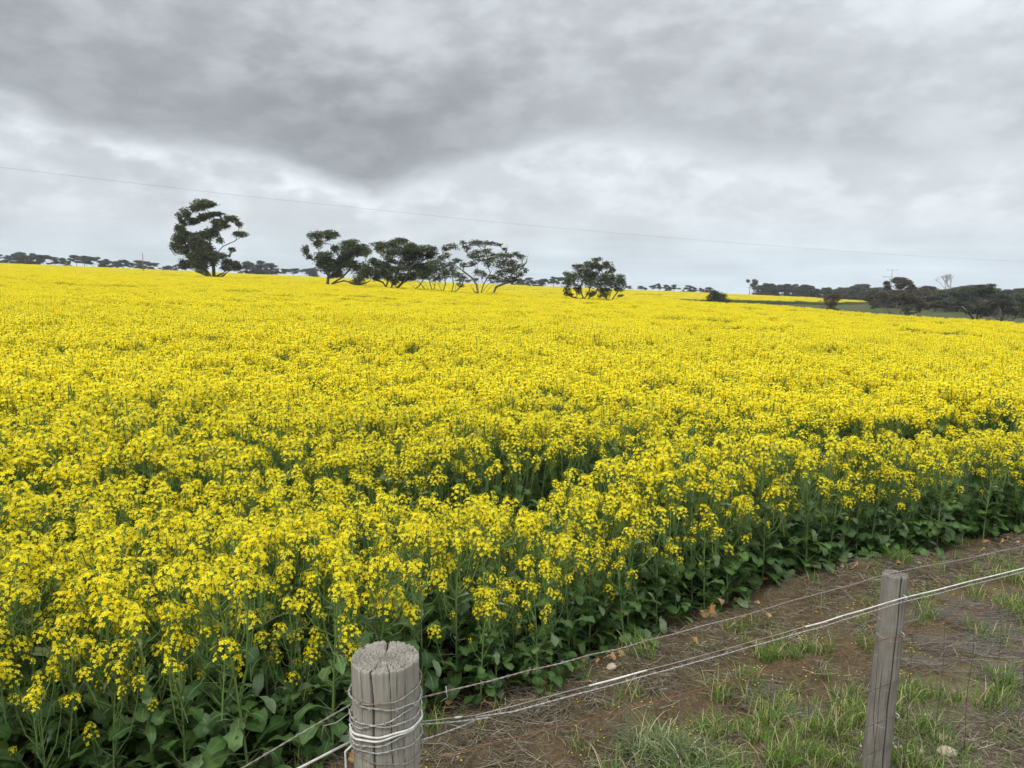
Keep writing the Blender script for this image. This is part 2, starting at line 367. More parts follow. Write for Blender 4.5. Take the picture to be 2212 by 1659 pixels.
def ground_material():
    m, t, o = new_mat('ground')
    b = N(t, 'ShaderNodeBsdfPrincipled', i_Roughness=.95); b.inputs['Specular IOR Level'].default_value = .1
    t.links.new(b.outputs[0], o.inputs[0])
    tc = N(t, 'ShaderNodeTexCoord')
    def nz(scale, det=6, rough=.6, dist=0):
        n = N(t, 'ShaderNodeTexNoise', i_Scale=scale, i_Detail=det, i_Roughness=rough, i_Distortion=dist)
        t.links.new(tc.outputs['Object'], n.inputs['Vector']); return n.outputs['Fac']
    def mix(f, a, b_):
        x = N(t, 'ShaderNodeMix', data_type='RGBA')
        for i, s in ((0, f), (6, a), (7, b_)):
            if isinstance(s, tuple): x.inputs[i].default_value = (*s, 1)
            elif isinstance(s, float): x.inputs[i].default_value = s
            else: t.links.new(s, x.inputs[i])
        return x.outputs[2]
    fine = nz(45, 8, .7); med = nz(3.5, 6); big = nz(.35, 4); grit = nz(160, 3)
    soil = ramp(t, fine, [(.32, (.042, .029, .015)), (.5, (.082, .058, .032)), (.68, (.15, .112, .066))])
    soil = mix(RANGE(t, med, .45, .7, 0, .55), soil, (.14, .108, .060))
    soil = mix(RANGE(t, grit, .62, .72, 0, .6), soil, (.30, .24, .17))
    verge = ramp(t, fine, [(.3, (.075, .062, .036)), (.5, (.135, .112, .068)), (.7, (.23, .195, .13))])
    verge = mix(RANGE(t, med, .5, .68, 0, .6), verge, (.10, .12, .04))
    pad = ramp(t, nz(.8, 8, .7), [(.3, (.036, .044, .014)), (.55, (.060, .070, .024)), (.8, (.10, .10, .042))])
    pad = mix(RANGE(t, big, .42, .62, 0, .7), pad, (.070, .098, .028))
    pad = mix(RANGE(t, nz(.12, 3), .5, .6, 0, .55), pad, (.085, .078, .040))
    lush = ramp(t, nz(.05, 4), [(.35, (.055, .10, .025)), (.65, (.10, .14, .04))])
    def A(nm): return N(t, 'ShaderNodeAttribute', attribute_name=nm).outputs['Fac']
    col = mix(A('verge'), soil, verge)
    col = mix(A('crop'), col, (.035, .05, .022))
    col = mix(A('paddock'), col, pad)
    col = mix(A('lush'), col, lush)
    t.links.new(col, b.inputs['Base Color'])
    bp = N(t, 'ShaderNodeBump', i_Strength=.9, i_Distance=.012); t.links.new(fine, bp.inputs['Height'])
    t.links.new(bp.outputs[0], b.inputs['Normal'])
    return m
M['ground'] = ground_material()

# ------------------------------------------------------------------ mesh helpers
class Geo:
    def __init__(s): s.v = []; s.f = []; s.m = []
    def add(s, vs, fs, mi=0):
        o = len(s.v); s.v.extend(vs)
        for f in fs: s.f.append(tuple(i + o for i in f)); s.m.append(mi)
    def merge(s, g, mat=None):
        o = len(s.v)
        if mat is None: s.v.extend(g.v)
        else:
            a = np.array(g.v) if len(g.v) else np.zeros((0, 3))
            q = np.array(mat.to_3x3()); tr = np.array(mat.translation)
            s.v.extend(map(tuple, a @ q.T + tr))
        s.f.extend(tuple(i + o for i in f) for f in g.f); s.m.extend(g.m)
    def tube(s, pts, rad, n=5, mi=0, cap=True):
        pts = [Vector(p) for p in pts]; k = len(pts)
        if isinstance(rad, (int, float)): rad = [rad] * k
        o = len(s.v); up = None
        for i, p in enumerate(pts):
            d = (pts[min(i + 1, k - 1)] - pts[max(i - 1, 0)])
            d = d.normalized() if d.length > 1e-9 else Vector((0, 0, 1))
            if up is None:
                up = d.orthogonal().normalized()
            else:
                up = up - d * up.dot(d); up = up.normalized() if up.length > 1e-6 else d.orthogonal().normalized()
            sd_ = d.cross(up)
            for j in range(n):
                a = 2 * math.pi * j / n
                s.v.append(tuple(p + (up * math.cos(a) + sd_ * math.sin(a)) * rad[i]))
        for i in range(k - 1):
            for j in range(n):
                a = o + i * n + j; b = o + i * n + (j + 1) % n
                s.f.append((a, b, b + n, a + n)); s.m.append(mi)
        if cap:
            s.f.append(tuple(o + j for j in range(n))[::-1]); s.m.append(mi)
            s.f.append(tuple(o + (k - 1) * n + j for j in range(n))); s.m.append(mi)
    def mesh(s, name, mats, smooth=False):
        me = bpy.data.meshes.new(name)
        nv = len(s.v); me.vertices.add(nv); me.vertices.foreach_set('co', np.asarray(s.v, np.float32).ravel())
        ln = np.fromiter((len(f) for f in s.f), np.int32, len(s.f))
        st = np.concatenate(([0], np.cumsum(ln)[:-1])).astype(np.int32)
        me.loops.add(int(ln.sum())); me.polygons.add(len(s.f))
        me.loops.foreach_set('vertex_index', np.fromiter((i for f in s.f for i in f), np.int32, int(ln.sum())))
        me.polygons.foreach_set('loop_start', st)
        for m in mats: me.materials.append(m)
        me.polygons.foreach_set('material_index', np.asarray(s.m, np.int32))
        if smooth: me.polygons.foreach_set('use_smooth', np.ones(len(s.f), bool))
        me.update(calc_edges=True); me.validate()
        return me
def tag(o, label=None, cat=None, group=None, kind=None):
    if label: o['label'] = label
    if cat: o['category'] = cat
    if group: o['group'] = group
    if kind: o['kind'] = kind
    return o
def link(name, me, parent=None, loc=None, rot=None, scale=None):
    o = bpy.data.objects.new(name, me); C.objects.link(o)
    if parent: o.parent = parent
    if loc is not None: o.location = loc
    if rot is not None: o.rotation_euler = rot
    if scale is not None: o.scale = scale
    return o
def empty(name, loc, rz=0.0):
    o = bpy.data.objects.new(name, None); C.objects.link(o); o.location = loc; o.rotation_euler = (0, 0, rz); o.empty_display_size = .2
    return o
def copy_tree(o, parent=None):
    c = o.copy(); C.objects.link(c)
    if parent: c.parent = parent
    for ch in list(o.children): copy_tree(ch, c)
    return c

# scattering for what nobody could count: points carry rotation, scale and which clump to use
def scatter(name, pts, rots, scls, idx, protos, label, cat):
    me = bpy.data.meshes.new(name)
    n = len(pts); me.vertices.add(n); me.vertices.foreach_set('co', np.asarray(pts, np.float32).ravel())
    a = me.attributes.new('rot', 'FLOAT_VECTOR', 'POINT'); a.data.foreach_set('vector', np.asarray(rots, np.float32).ravel())
    a = me.attributes.new('scl', 'FLOAT_VECTOR', 'POINT'); a.data.foreach_set('vector', np.asarray(scls, np.float32).ravel())
    a = me.attributes.new('idx', 'INT', 'POINT'); a.data.foreach_set('value', np.asarray(idx, np.int32))
    o = link(name, me); tag(o, label, cat, kind='stuff')
    col = bpy.data.collections.new(name + ' clumps')
    for i, p in enumerate(protos):
        q = bpy.data.objects.new('%s_clump_%02d' % (name, i), p); col.objects.link(q)
    g = bpy.data.node_groups.new(name, 'GeometryNodeTree')
    g.interface.new_socket('Geometry', in_out='INPUT', socket_type='NodeSocketGeometry')
    g.interface.new_socket('Geometry', in_out='OUTPUT', socket_type='NodeSocketGeometry')
    gi = g.nodes.new('NodeGroupInput'); go = g.nodes.new('NodeGroupOutput')
    iop = g.nodes.new('GeometryNodeInstanceOnPoints'); ci = g.nodes.new('GeometryNodeCollectionInfo')
    ci.inputs['Collection'].default_value = col; ci.inputs['Separate Children'].default_value = True; ci.inputs['Reset Children'].default_value = True
    def na(nm, ty):
        x = g.nodes.new('GeometryNodeInputNamedAttribute'); x.data_type = ty; x.inputs['Name'].default_value = nm; return x.outputs['Attribute']
    g.links.new(gi.outputs[0], iop.inputs['Points']); g.links.new(ci.outputs[0], iop.inputs['Instance'])
    iop.inputs['Pick Instance'].default_value = True
    g.links.new(na('idx', 'INT'), iop.inputs['Instance Index'])
    g.links.new(na('rot', 'FLOAT_VECTOR'), iop.inputs['Rotation']); g.links.new(na('scl', 'FLOAT_VECTOR'), iop.inputs['Scale'])
    g.links.new(iop.outputs[0], go.inputs[0])
    md = o.modifiers.new('scatter', 'NODES'); md.node_group = g
    return o

# ------------------------------------------------------------------ ground sheet
def axis(a, b, step, lo, hi, grow=1.07):
    c = list(np.arange(a, b + 1e-6, step)); s = step; x = c[-1]
    while x < hi: s = min(s * grow, 400); x += s; c.append(x)
    s = step; x = c[0]; left = []
    while x > lo: s = min(s * grow, 400); x -= s; left.append(x)
    return np.array(left[::-1] + c)
FA = Vector((-.413, 2.373)); FB = Vector((1.90, 3.70))           # the two fence posts
FD = (FB - FA).normalized(); FN = Vector((-FD.y, FD.x))           # along and across the fence, towards the crop
def fence_uv(x, y):
    return (x - FA.x) * FD.x + (y - FA.y) * FD.y, (x - FA.x) * FN.x + (y - FA.y) * FN.y
def micro(x, y):
    """relief of the track and verge within a few metres"""
    u, v = fence_uv(x, y)
    near = (1 - sstep(14, 26, np.abs(y))) * (1 - sstep(12, 22, np.abs(x)))
    h = (fbm(x, y, 3.0, 4) - .5) * .06 + (fbm(x, y, 16, 3, 30) - .5) * .030 + (fbm(x, y, 45, 2, 80) - .5) * .012
    wv = (fbm(x, y, 1.5, 2, 12) - .5) * .14
    h = h + .040 * np.exp(-((v - .47 - wv) / .055) ** 2) * sstep(.35, .6, fbm(x, y, 5, 2, 9)) - .03 * np.exp(-((v - .80 - wv) / .16) ** 2)
    h = h + .035 * np.exp(-((v - 1.08 - wv) / .07) ** 2)
    e = np.asarray(y) - edge_y(x)
    h = h + .06 * np.exp(-((e + .05) / .22) ** 2)
    return h * near
def zsurf(x, y): return float(terrain(x, y) + micro(x, y))
def build_ground():
    xs = axis(-1.6, 6.5, .032, -1500, 1500); ys = axis(2.2, 9.5, .032, -60, 1500)
    Xg, Yg = np.meshgrid(xs, ys, indexing='ij'); nx, ny = Xg.shape
    Zg = terrain(Xg, Yg) + micro(Xg, Yg)
    Zg = Zg + (fbm(Xg, Yg, .05, 3, 55) - .5) * .5 * sstep(110, 300, Yg) * (1 - in_crop(Xg, Yg))
    co = np.stack([Xg, Yg, Zg], -1).reshape(-1, 3)
    i = np.arange(nx - 1)[:, None]; j = np.arange(ny - 1)[None]
    q = np.stack([i * ny + j, (i + 1) * ny + j, (i + 1) * ny + j + 1, i * ny + j + 1], -1).reshape(-1, 4)
    me = bpy.data.meshes.new('ground')
    me.vertices.add(len(co)); me.vertices.foreach_set('co', co.astype(np.float32).ravel())
    me.loops.add(q.size); me.polygons.add(len(q)); me.loops.foreach_set('vertex_index', q.astype(np.int32).ravel())
    me.polygons.foreach_set('loop_start', np.arange(0, q.size, 4, dtype=np.int32)); me.polygons.foreach_set('use_smooth', np.ones(len(q), bool))
    me.materials.append(M['ground']); me.update(calc_edges=True)
    x, y = co[:, 0], co[:, 1]
    u, v = fence_uv(x, y)
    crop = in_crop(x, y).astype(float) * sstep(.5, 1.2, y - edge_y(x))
    c = pcol(x, y)
    pad = (~in_crop(x, y)) & (y > 30)
    lush = pad * sstep(380, 430, y)
    ver = (1 - sstep(.1, .75, v + (fbm(x, y, 1.2, 3, 3) - .5) * .9)) * (y < 60)
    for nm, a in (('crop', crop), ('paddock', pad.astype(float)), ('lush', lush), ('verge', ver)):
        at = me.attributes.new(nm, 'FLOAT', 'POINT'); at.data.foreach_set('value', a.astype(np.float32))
    o = link('ground', me); tag(o, 'bare brown track, grassy verge and green paddock ground around the crop', 'ground', kind='structure')
build_ground()

# ------------------------------------------------------------------ canola
def petal(g, c, n_, u, v, ang, r, mi, detail):
    a = u * math.cos(ang) + v * math.sin(ang); b = v * math.cos(ang) - u * math.sin(ang)
    if detail:
        g.add([tuple(c), tuple(c + a * r * .55 - b * r * .40 + n_ * r * .10), tuple(c + a * r * 1.0 - b * r * .26 + n_ * r * .02),
               tuple(c + a * r * 1.0 + b * r * .26 + n_ * r * .02), tuple(c + a * r * .55 + b * r * .40 + n_ * r * .10)], [(0, 1, 2, 3, 4)], mi)
def flower(g, c, n_, r, lod, rd):
    n_ = n_.normalized(); u = n_.orthogonal().normalized(); v = n_.cross(u); a0 = rd.uniform(0, 6.28)
    if lod == 0:
        for k in range(4): petal(g, c, n_, u, v, a0 + k * math.pi / 2, r, 0, True)
    else:
        p = [c + (u * math.cos(a0 + k * math.pi / 2) + v * math.sin(a0 + k * math.pi / 2)) * r * (.95 if lod == 1 else 1) for k in range(4)]
        g.add([tuple(q) for q in p], [(0, 1, 2, 3)], 0)
def raceme(seed, lod):
    """one flower head: bud cluster on top, open flowers round it, young pods below; its own stem reaches down .3 m"""
    rd = random.Random(seed); g = Geo()
    nf = (rd.randint(17, 29), rd.randint(17, 24), rd.randint(6, 9))[lod]; r = (.0112, .0124, .022)[lod]
    H = rd.uniform(.045, .10); rr = rd.uniform(.030, .046)
    for i in range(nf):
        f = (i + .5) / nf; z = -H * f ** 1.7; a = i * 2.4 + rd.uniform(-.5, .5)
        rad = rr * (0.35 + .65 * min(1, f * 2.2)) * rd.uniform(.8, 1.25)
        c = Vector((math.cos(a) * rad, math.sin(a) * rad, z + rad * .35 + rd.uniform(-.008, .008)))
        n_ = Vector((math.cos(a) * 1.1, math.sin(a) * 1.1, 1.25 - f * .7 + rd.uniform(-.35, .35)))
        flower(g, c, n_, r * rd.uniform(.8, 1.15), lod, rd)
        if lod == 0: g.tube([(0, 0, z - .016), tuple(c)], .0007, 3, 2, False)
    if lod < 2:
        nb = 16 if lod == 0 else 4
        for i in range(nb):
            a = i * 2.4; q = (i / nb) ** .5 * (.013 if lod == 0 else .010); s_ = .0034 if lod == 0 else .007
            c = Vector((math.cos(a) * q, math.sin(a) * q, .020 - q * .7))
            d = Vector((math.cos(a) * q * 30, math.sin(a) * q * 30, 1)).normalized()
            o_ = d.orthogonal().normalized(); k = d.cross(o_)
            g.add([tuple(c - d * s_), tuple(c + o_ * s_ * .6), tuple(c + k * s_ * .6), tuple(c - (o_ + k) * s_ * .45), tuple(c + d * s_ * 1.6)],
                  [(0, 1, 2), (0, 2, 3), (0, 3, 1), (4, 2, 1), (4, 3, 2), (4, 1, 3)], 1)
        g.tube([(0, 0, .01), (0, 0, -H), (rd.uniform(-.01, .01), rd.uniform(-.01, .01), -.30)], [.0012, .0018, .0028] if lod == 0 else [.002, .0025, .0032], 4 if lod == 0 else 3, 2, False)
        npd = rd.randint(16, 26) if lod == 0 else 7
        for i in range(npd):                                     # pods on thin arching stalks
            z = -H - .012 - i / npd * .20; a = i * 2.4 + rd.random()
            L_ = rd.uniform(.035, .055); c1 = Vector((math.cos(a) * .016, math.sin(a) * .016, z + .008))
            c2 = Vector((math.cos(a) * (.02 + L_ * .5), math.sin(a) * (.02 + L_ * .5), z + .012 + L_ * .55))
            g.tube([(0, 0, z), tuple(c1), tuple(c2)], [.0007, .0009, .0007], 3, 2, False)
    else:
        g.tube([(0, 0, 0), (0, 0, -.25)], .004, 3, 2, False)
    return g
def leaf(g, base, az_, length, width, droop, rd, mi=0, lobes=True, tilt=None, ribs=True):
    """lobed blade on a stalk, folded along its midrib and drooping at the tip"""
    n = 8 if lobes else 4; dirh = Vector((math.cos(az_), math.sin(az_), 0)); side = Vector((-math.sin(az_), math.cos(az_), 0))
    el = rd.uniform(.2, .9) if tilt is None else tilt; p = Vector(base); vs = []; fs = []; st = length * (.3 if lobes else .05)
    roll = rd.uniform(-.6, .6)
    p2 = p + (dirh * math.cos(el) + Vector((0, 0, math.sin(el)))) * st
    g.tube([tuple(p), tuple(p2)], [.0032, .0026], 3, 1 if lobes else mi, False); p = p2
    prof = [.14, .46, .26, .74, .62, 1.0, .90, .74, .12] if lobes else [.6, 1.0, .8, .45, .03]
    rib = []
    for i in range(n + 1):
        f = i / n; e = el - droop * f * 1.6
        d = dirh * math.cos(e) + Vector((0, 0, math.sin(e))); up = side.cross(d) * -1
        s2 = side * math.cos(roll) + up * math.sin(roll)
        wl = width * prof[i] * rd.uniform(.62, 1.28); wr = width * prof[i] * rd.uniform(.62, 1.28)
        wav = rd.uniform(-.22, .22) * width; wav2 = rd.uniform(-.22, .22) * width
        vs += [tuple(p - s2 * wl + up * (wl * .28 + wav)), tuple(p), tuple(p + s2 * wr + up * (wr * .28 + wav2))]
        rib.append((p + up * .0022, s2, (.0028 if lobes else .0012) * (1 - f * .8)))
        if lobes and 0 < i < n:
            pass
        p = p + d * (length * (.7 if lobes else .95) / n) + side * rd.uniform(-.06, .06) * width
    for i in range(n):
        a = i * 3; fs += [(a, a + 1, a + 4, a + 3), (a + 1, a + 2, a + 5, a + 4)]
    g.add(vs, fs, mi)
    if lobes and ribs:
        rv = []
        for q, s2, w_ in rib: rv += [tuple(q - s2 * w_), tuple(q + s2 * w_)]
        g.add(rv, [(2 * i, 2 * i + 1, 2 * i + 3, 2 * i + 2) for i in range(n - 1)], 1)
def plant(seed, edge):
    """returns stems, leaves, and the places of the flower heads"""
    rd = random.Random(seed); st = Geo(); lv = Geo(); heads = []
    H = rd.uniform(1.02, 1.18); bx, by = rd.uniform(-.08, .08), rd.uniform(-.08, .08)
    ctr = lambda z: Vector((bx * z * z, by * z * z, z))
    st.tube([ctr(H * k / 6) for k in range(7)], [.0085, .008, .007, .006, .005, .004, .003], 5, 0, False)
    heads.append((ctr(H), (rd.uniform(-.1, .1), rd.uniform(-.1, .1), rd.uniform(0, 6.28)), rd.uniform(1.0, 1.3)))
    nb = rd.randint(8, 10) if edge else rd.randint(6, 8)
    for k in range(nb):
        z0 = rd.uniform(.38, .88) * H * .95; a = k * 2.4 + rd.uniform(-.4, .4)
        z1 = min(H + .06, max(z0 + .2, H * rd.uniform(.70, 1.05)))
        if edge and rd.random() < .25: z1 = z0 + .22
        out = rd.uniform(.07, .17) * (1.5 if edge else 1.05) * (.5 + z1 - z0)
        p0 = ctr(z0); e = p0 + Vector((math.cos(a) * out, math.sin(a) * out, z1 - z0))
        m1 = p0.lerp(e, .35) + Vector((math.cos(a) * out * .25, math.sin(a) * out * .25, -.01)); m2 = p0.lerp(e, .7) + Vector((math.cos(a) * out * .18, math.sin(a) * out * .18, 0))
        st.tube([p0, m1, m2, e], [.0045, .0038, .0032, .0026], 4, 0, False)
        heads.append((e, (rd.uniform(-.25, .25), rd.uniform(-.25, .25), rd.uniform(0, 6.28)), rd.choice((.5, .68, .85, .95, 1.05, 1.15, 1.2))))
        leaf(lv, p0, a, rd.uniform(.07, .13), rd.uniform(.010, .018), rd.uniform(.2, .9), rd, 0, False)
    nl = rd.randint(28, 33) if edge else rd.randint(5, 7)
    for k in range(nl):
        z0 = (.62 * rd.random() ** 1.5 if edge else rd.uniform(.35, .8)) * H; a = k * 2.4 + rd.uniform(-.5, .5)
        s_ = 1.10 - .75 * z0 / H
        leaf(lv, ctr(z0), a, rd.uniform(.18, .36) * s_, rd.uniform(.034, .064) * s_, rd.uniform(.4, 1.6), rd, 0, True, None, edge)
    return st, lv, heads
RAC = [[raceme(100 + i, l).mesh('flower_head', [M['petal'], M['bud'], M['stem']]) for i in range(7)] for l in (0,)][0]
RACG = {l: [raceme(100 + i, l) for i in range(7)] for l in (0, 1, 2)}
def full_plant(seed, edge, lod):
    st, lv, heads = plant(seed, edge); g = Geo(); mats = [M['petal'], M['bud'], M['stem'], M['leaf']]
    o = Geo(); o.v, o.f, o.m = st.v, st.f, [2] * len(st.f); g.merge(o)
    o = Geo(); o.v, o.f, o.m = lv.v, lv.f, [4 if q else 3 for q in lv.m]; g.merge(o)
    rd = random.Random(seed + 5)
    for p, r, s in heads:
        mt = Matrix.Translation(p) @ Euler(r).to_matrix().to_4x4() @ Matrix.Scale(s * (1.12 if lod else 1), 4)
        g.merge(rd.choice(RACG[lod]), mt)
    return g
MATS4 = [M['petal'], M['bud'], M['stem'], M['leaf'], M['rib']]
NV = 9
edge_parts = []
for i in range(NV):
    st, lv, heads = plant(500 + i, True)
    edge_parts.append((st.mesh('stem', [M['stem']], True), lv.mesh('leaves', [M['leaf'], M['rib']], True), heads))
inner = [full_plant(700 + i, False, 0).mesh('canola near', MATS4) for i in range(7)]
outer = [full_plant(740 + i, True, 0).mesh('canola edge', MATS4) for i in range(5)]
inner1 = [full_plant(700 + i, False, 1).mesh('canola mid', MATS4) for i in range(7)]

# candidate stems to 26 m
def stems():
    out = []
    cell = .205
    xs = np.arange(-24, 26, cell); ys = np.arange(-2, 27, cell)
    Xc, Yc = np.meshgrid(xs, ys); Xc = Xc + rng.uniform(-.10, .10, Xc.shape); Yc = Yc + rng.uniform(-.10, .10, Yc.shape)
    Xc = Xc.ravel(); Yc = Yc.ravel()
    e = Yc - edge_y(Xc) - .12 - (fbm(Xc, Yc, 1.1, 2, 21) - .5) * .32
    ang = np.abs(Xc) < Yc * .74 + 2.2
    k = (e > 0) & ang & (rng.random(len(Xc)) < np.clip(gap_dark(Xc, Yc) * 1.0 + .0, 0, 1)) & in_crop(Xc, Yc)
    return Xc[k], Yc[k], e[k]
SX, SY, SE = stems()
dist = np.hypot(SX, SY)
inview = (np.abs(SX) < SY * .69 + .05) & (SY > 2.0)
key = dist + 2.6 * SE + np.where(inview, 0, 100)
order = np.argsort(key)
IND = order[:290]; rest = order[290:]
SH = crop_h(SX, SY)
REG = [(-99, -1.25, 'leafy canola plant in the foreground, crop rows left of the thick round post', 'canola plants at the crop edge, left of the thick post'),
       (-1.25, .55, 'flowering canola plant in the crop rows directly behind the thick round post', 'canola plants behind the thick post'),
       (.55, 2.3, 'canola plant in the front crop rows between the two fence posts', 'canola plants between the two posts'),
       (2.3, 99, 'tall canola plant in the front rows behind the thin leaning post', 'canola plants behind the thin post')]
def build_individuals():
    rd = random.Random(3); first = {}
    for n, i in enumerate(IND):
        k = rd.randrange(NV); x, y = SX[i], SY[i]
        if k not in first:
            r_ = empty('canola_plant', (0, 0, 0))
            stm, lvm, heads = edge_parts[k]
            link('stem', stm, r_); link('leaves', lvm, r_)
            for p, ro, s in heads: link('flower_head', rd.choice(RAC), r_, p, ro, (s, s, s))
            first[k] = r_
        else: r_ = copy_tree(first[k])
        s = SH[i] * rd.uniform(.92, 1.06)
        if SE[i] < .30: s *= rd.uniform(.62, .98)
        r_.location = (x, y, zsurf(x, y) - .015); r_.rotation_euler = (rd.uniform(-.07, .07), rd.uniform(-.07, .07), rd.uniform(0, 6.28)); r_.scale = (s * 1.05, s * 1.05, s)
        c = pcol(x, y)
        q = -1.25 if c < 330 else 0 if c < 470 else 1 if c < 860 else 5
        lab = REG[0] if c < 345 else REG[1] if c < 470 else REG[2] if c < 880 else REG[3]
        tag(r_, lab[2], 'canola plant', lab[3])
build_individuals()

def build_crop():
    pts, rots, scl, idx = [], [], [], []
    T = terrain(SX, SY)
    for i in rest:
        s = SH[i] * rnd.uniform(.9, 1.1)
        pts.append((SX[i], SY[i], T[i])); rots.append((rnd.uniform(-.09, .09), rnd.uniform(-.09, .09), rnd.uniform(0, 6.28))); scl.append((s * 1.1, s * 1.1, s))
        idx.append(14 + rnd.randrange(5) if SE[i] < .75 else rnd.randrange(7) + (0 if dist[i] < 9 else 7))
    protos = inner + inner1 + outer
    # carpets of many plants further out
    def patch(seed, size, per, q, topdrop):
        rd = random.Random(seed); g = Geo()
        n = int(size * size * per)
        for _ in range(n):
            x, y = rd.uniform(-size / 2 - .2, size / 2 + .2), rd.uniform(-size / 2 - .2, size / 2 + .2)
            z = 1.14 * (1 + (float(fbm(x, y, .9, 2, seed)) - .5) * .30) - abs(rd.gauss(0, topdrop))
            g.merge(RACG[q][rd.randrange(7)], Matrix.Translation((x, y, z)) @ Euler((rd.uniform(-.3, .3), rd.uniform(-.3, .3), rd.uniform(0, 6.28))).to_matrix().to_4x4() @ Matrix.Scale(rd.uniform(.8, 1.25), 4))
        for _ in range(int(size * size * 30)):
            x, y = rd.uniform(-size / 2, size / 2), rd.uniform(-size / 2, size / 2); a = rd.uniform(0, 6.28); z = rd.uniform(.45, .95); L_ = rd.uniform(.04, .07)
            c = Vector((x, y, z)); u = Vector((math.cos(a), math.sin(a), rd.uniform(-.4, .6))) * L_ * 1.6; v = Vector((-math.sin(a), math.cos(a), rd.uniform(-.3, .3))) * L_
            g.add([tuple(c - u), tuple(c - v), tuple(c + u), tuple(c + v)], [(0, 1, 2, 3)], 3)
        return g
    base = len(protos)
    protos += [patch(30 + i, 2.0, 112, 2, .10).mesh('canola carpet', MATS4) for i in range(5)]
    def lay(size, y0, y1, b, nvar, zs=1.0):
        xs = np.arange(-y1 * .95 - 12, y1 * .95 + 12, size); ys = np.arange(y0, y1, size)
        Xc, Yc = np.meshgrid(xs, ys); Xc = Xc.ravel() + rng.uniform(-.1, .1, Xc.size) * size; Yc = Yc.ravel() + rng.uniform(-.1, .1, Yc.size) * size
        k = in_crop(Xc, Yc) & in_crop(Xc, Yc + size * .5) & (np.abs(Xc) < Yc * .92 + 8) & (Yc - edge_y(Xc) > .8)
        Xc, Yc = Xc[k], Yc[k]; T = terrain(Xc, Yc); Hh = crop_h(Xc, Yc); e = .5
        sx = (terrain(Xc + e, Yc) - T) / e; sy = (terrain(Xc, Yc + e) - T) / e
        for x, y, z, h, a, b_ in zip(Xc, Yc, T, Hh, sx, sy):
            pts.append((x, y, z - .03 * (size > 2.5))); r = rnd.choice((0, 1, 2, 3)) * math.pi / 2
            # tilt the carpet with the slope: euler XYZ (rotation about own Z first)
            ca, sa = math.cos(r), math.sin(r)
            q = Vector((-a, -b_, 1)).to_track_quat('Z', 'Y').to_matrix() @ Matrix.Rotation(r, 3, 'Z')
            rots.append(tuple(q.to_euler())); s = 1.0 * size / (2.0 if b == base else size)
            scl.append((s * 1.03, s * 1.03, h * rnd.uniform(.97, 1.03))); idx.append(b + rnd.randrange(nvar))
    lay(2.0, 26.5, 120, base, 5)
    bc = rng.uniform(640, 1250, 9000); bd = np.interp(bc, NEAR_C, NEAR_D) - rng.uniform(-.2, 3.5, 9000)   # single plants make the far edge ragged
    bx_ = (bc - 512) / F_PX * bd; k = rng.random(9000) < bd / 115
    for x, y, z in zip(bx_[k], bd[k], terrain(bx_[k], bd[k])):
        s_ = rnd.uniform(.85, 1.12); pts.append((x, y, z)); rots.append((0, 0, rnd.uniform(0, 6.28))); scl.append((s_ * 1.1, s_ * 1.1, s_)); idx.append(7 + rnd.randrange(7))
    base2 = len(protos)
    protos += [patch(60 + i, 5.0, 72, 2, .08).mesh('canola far carpet', MATS4) for i in range(4)]
    lay(5.0, 120, 352, base2, 4)
    scatter('canola_crop', pts, rots, scl, idx, protos, 'vast field of yellow flowering canola stretching to the distant trees', 'crop')
    print('crop points', len(pts))
build_crop()

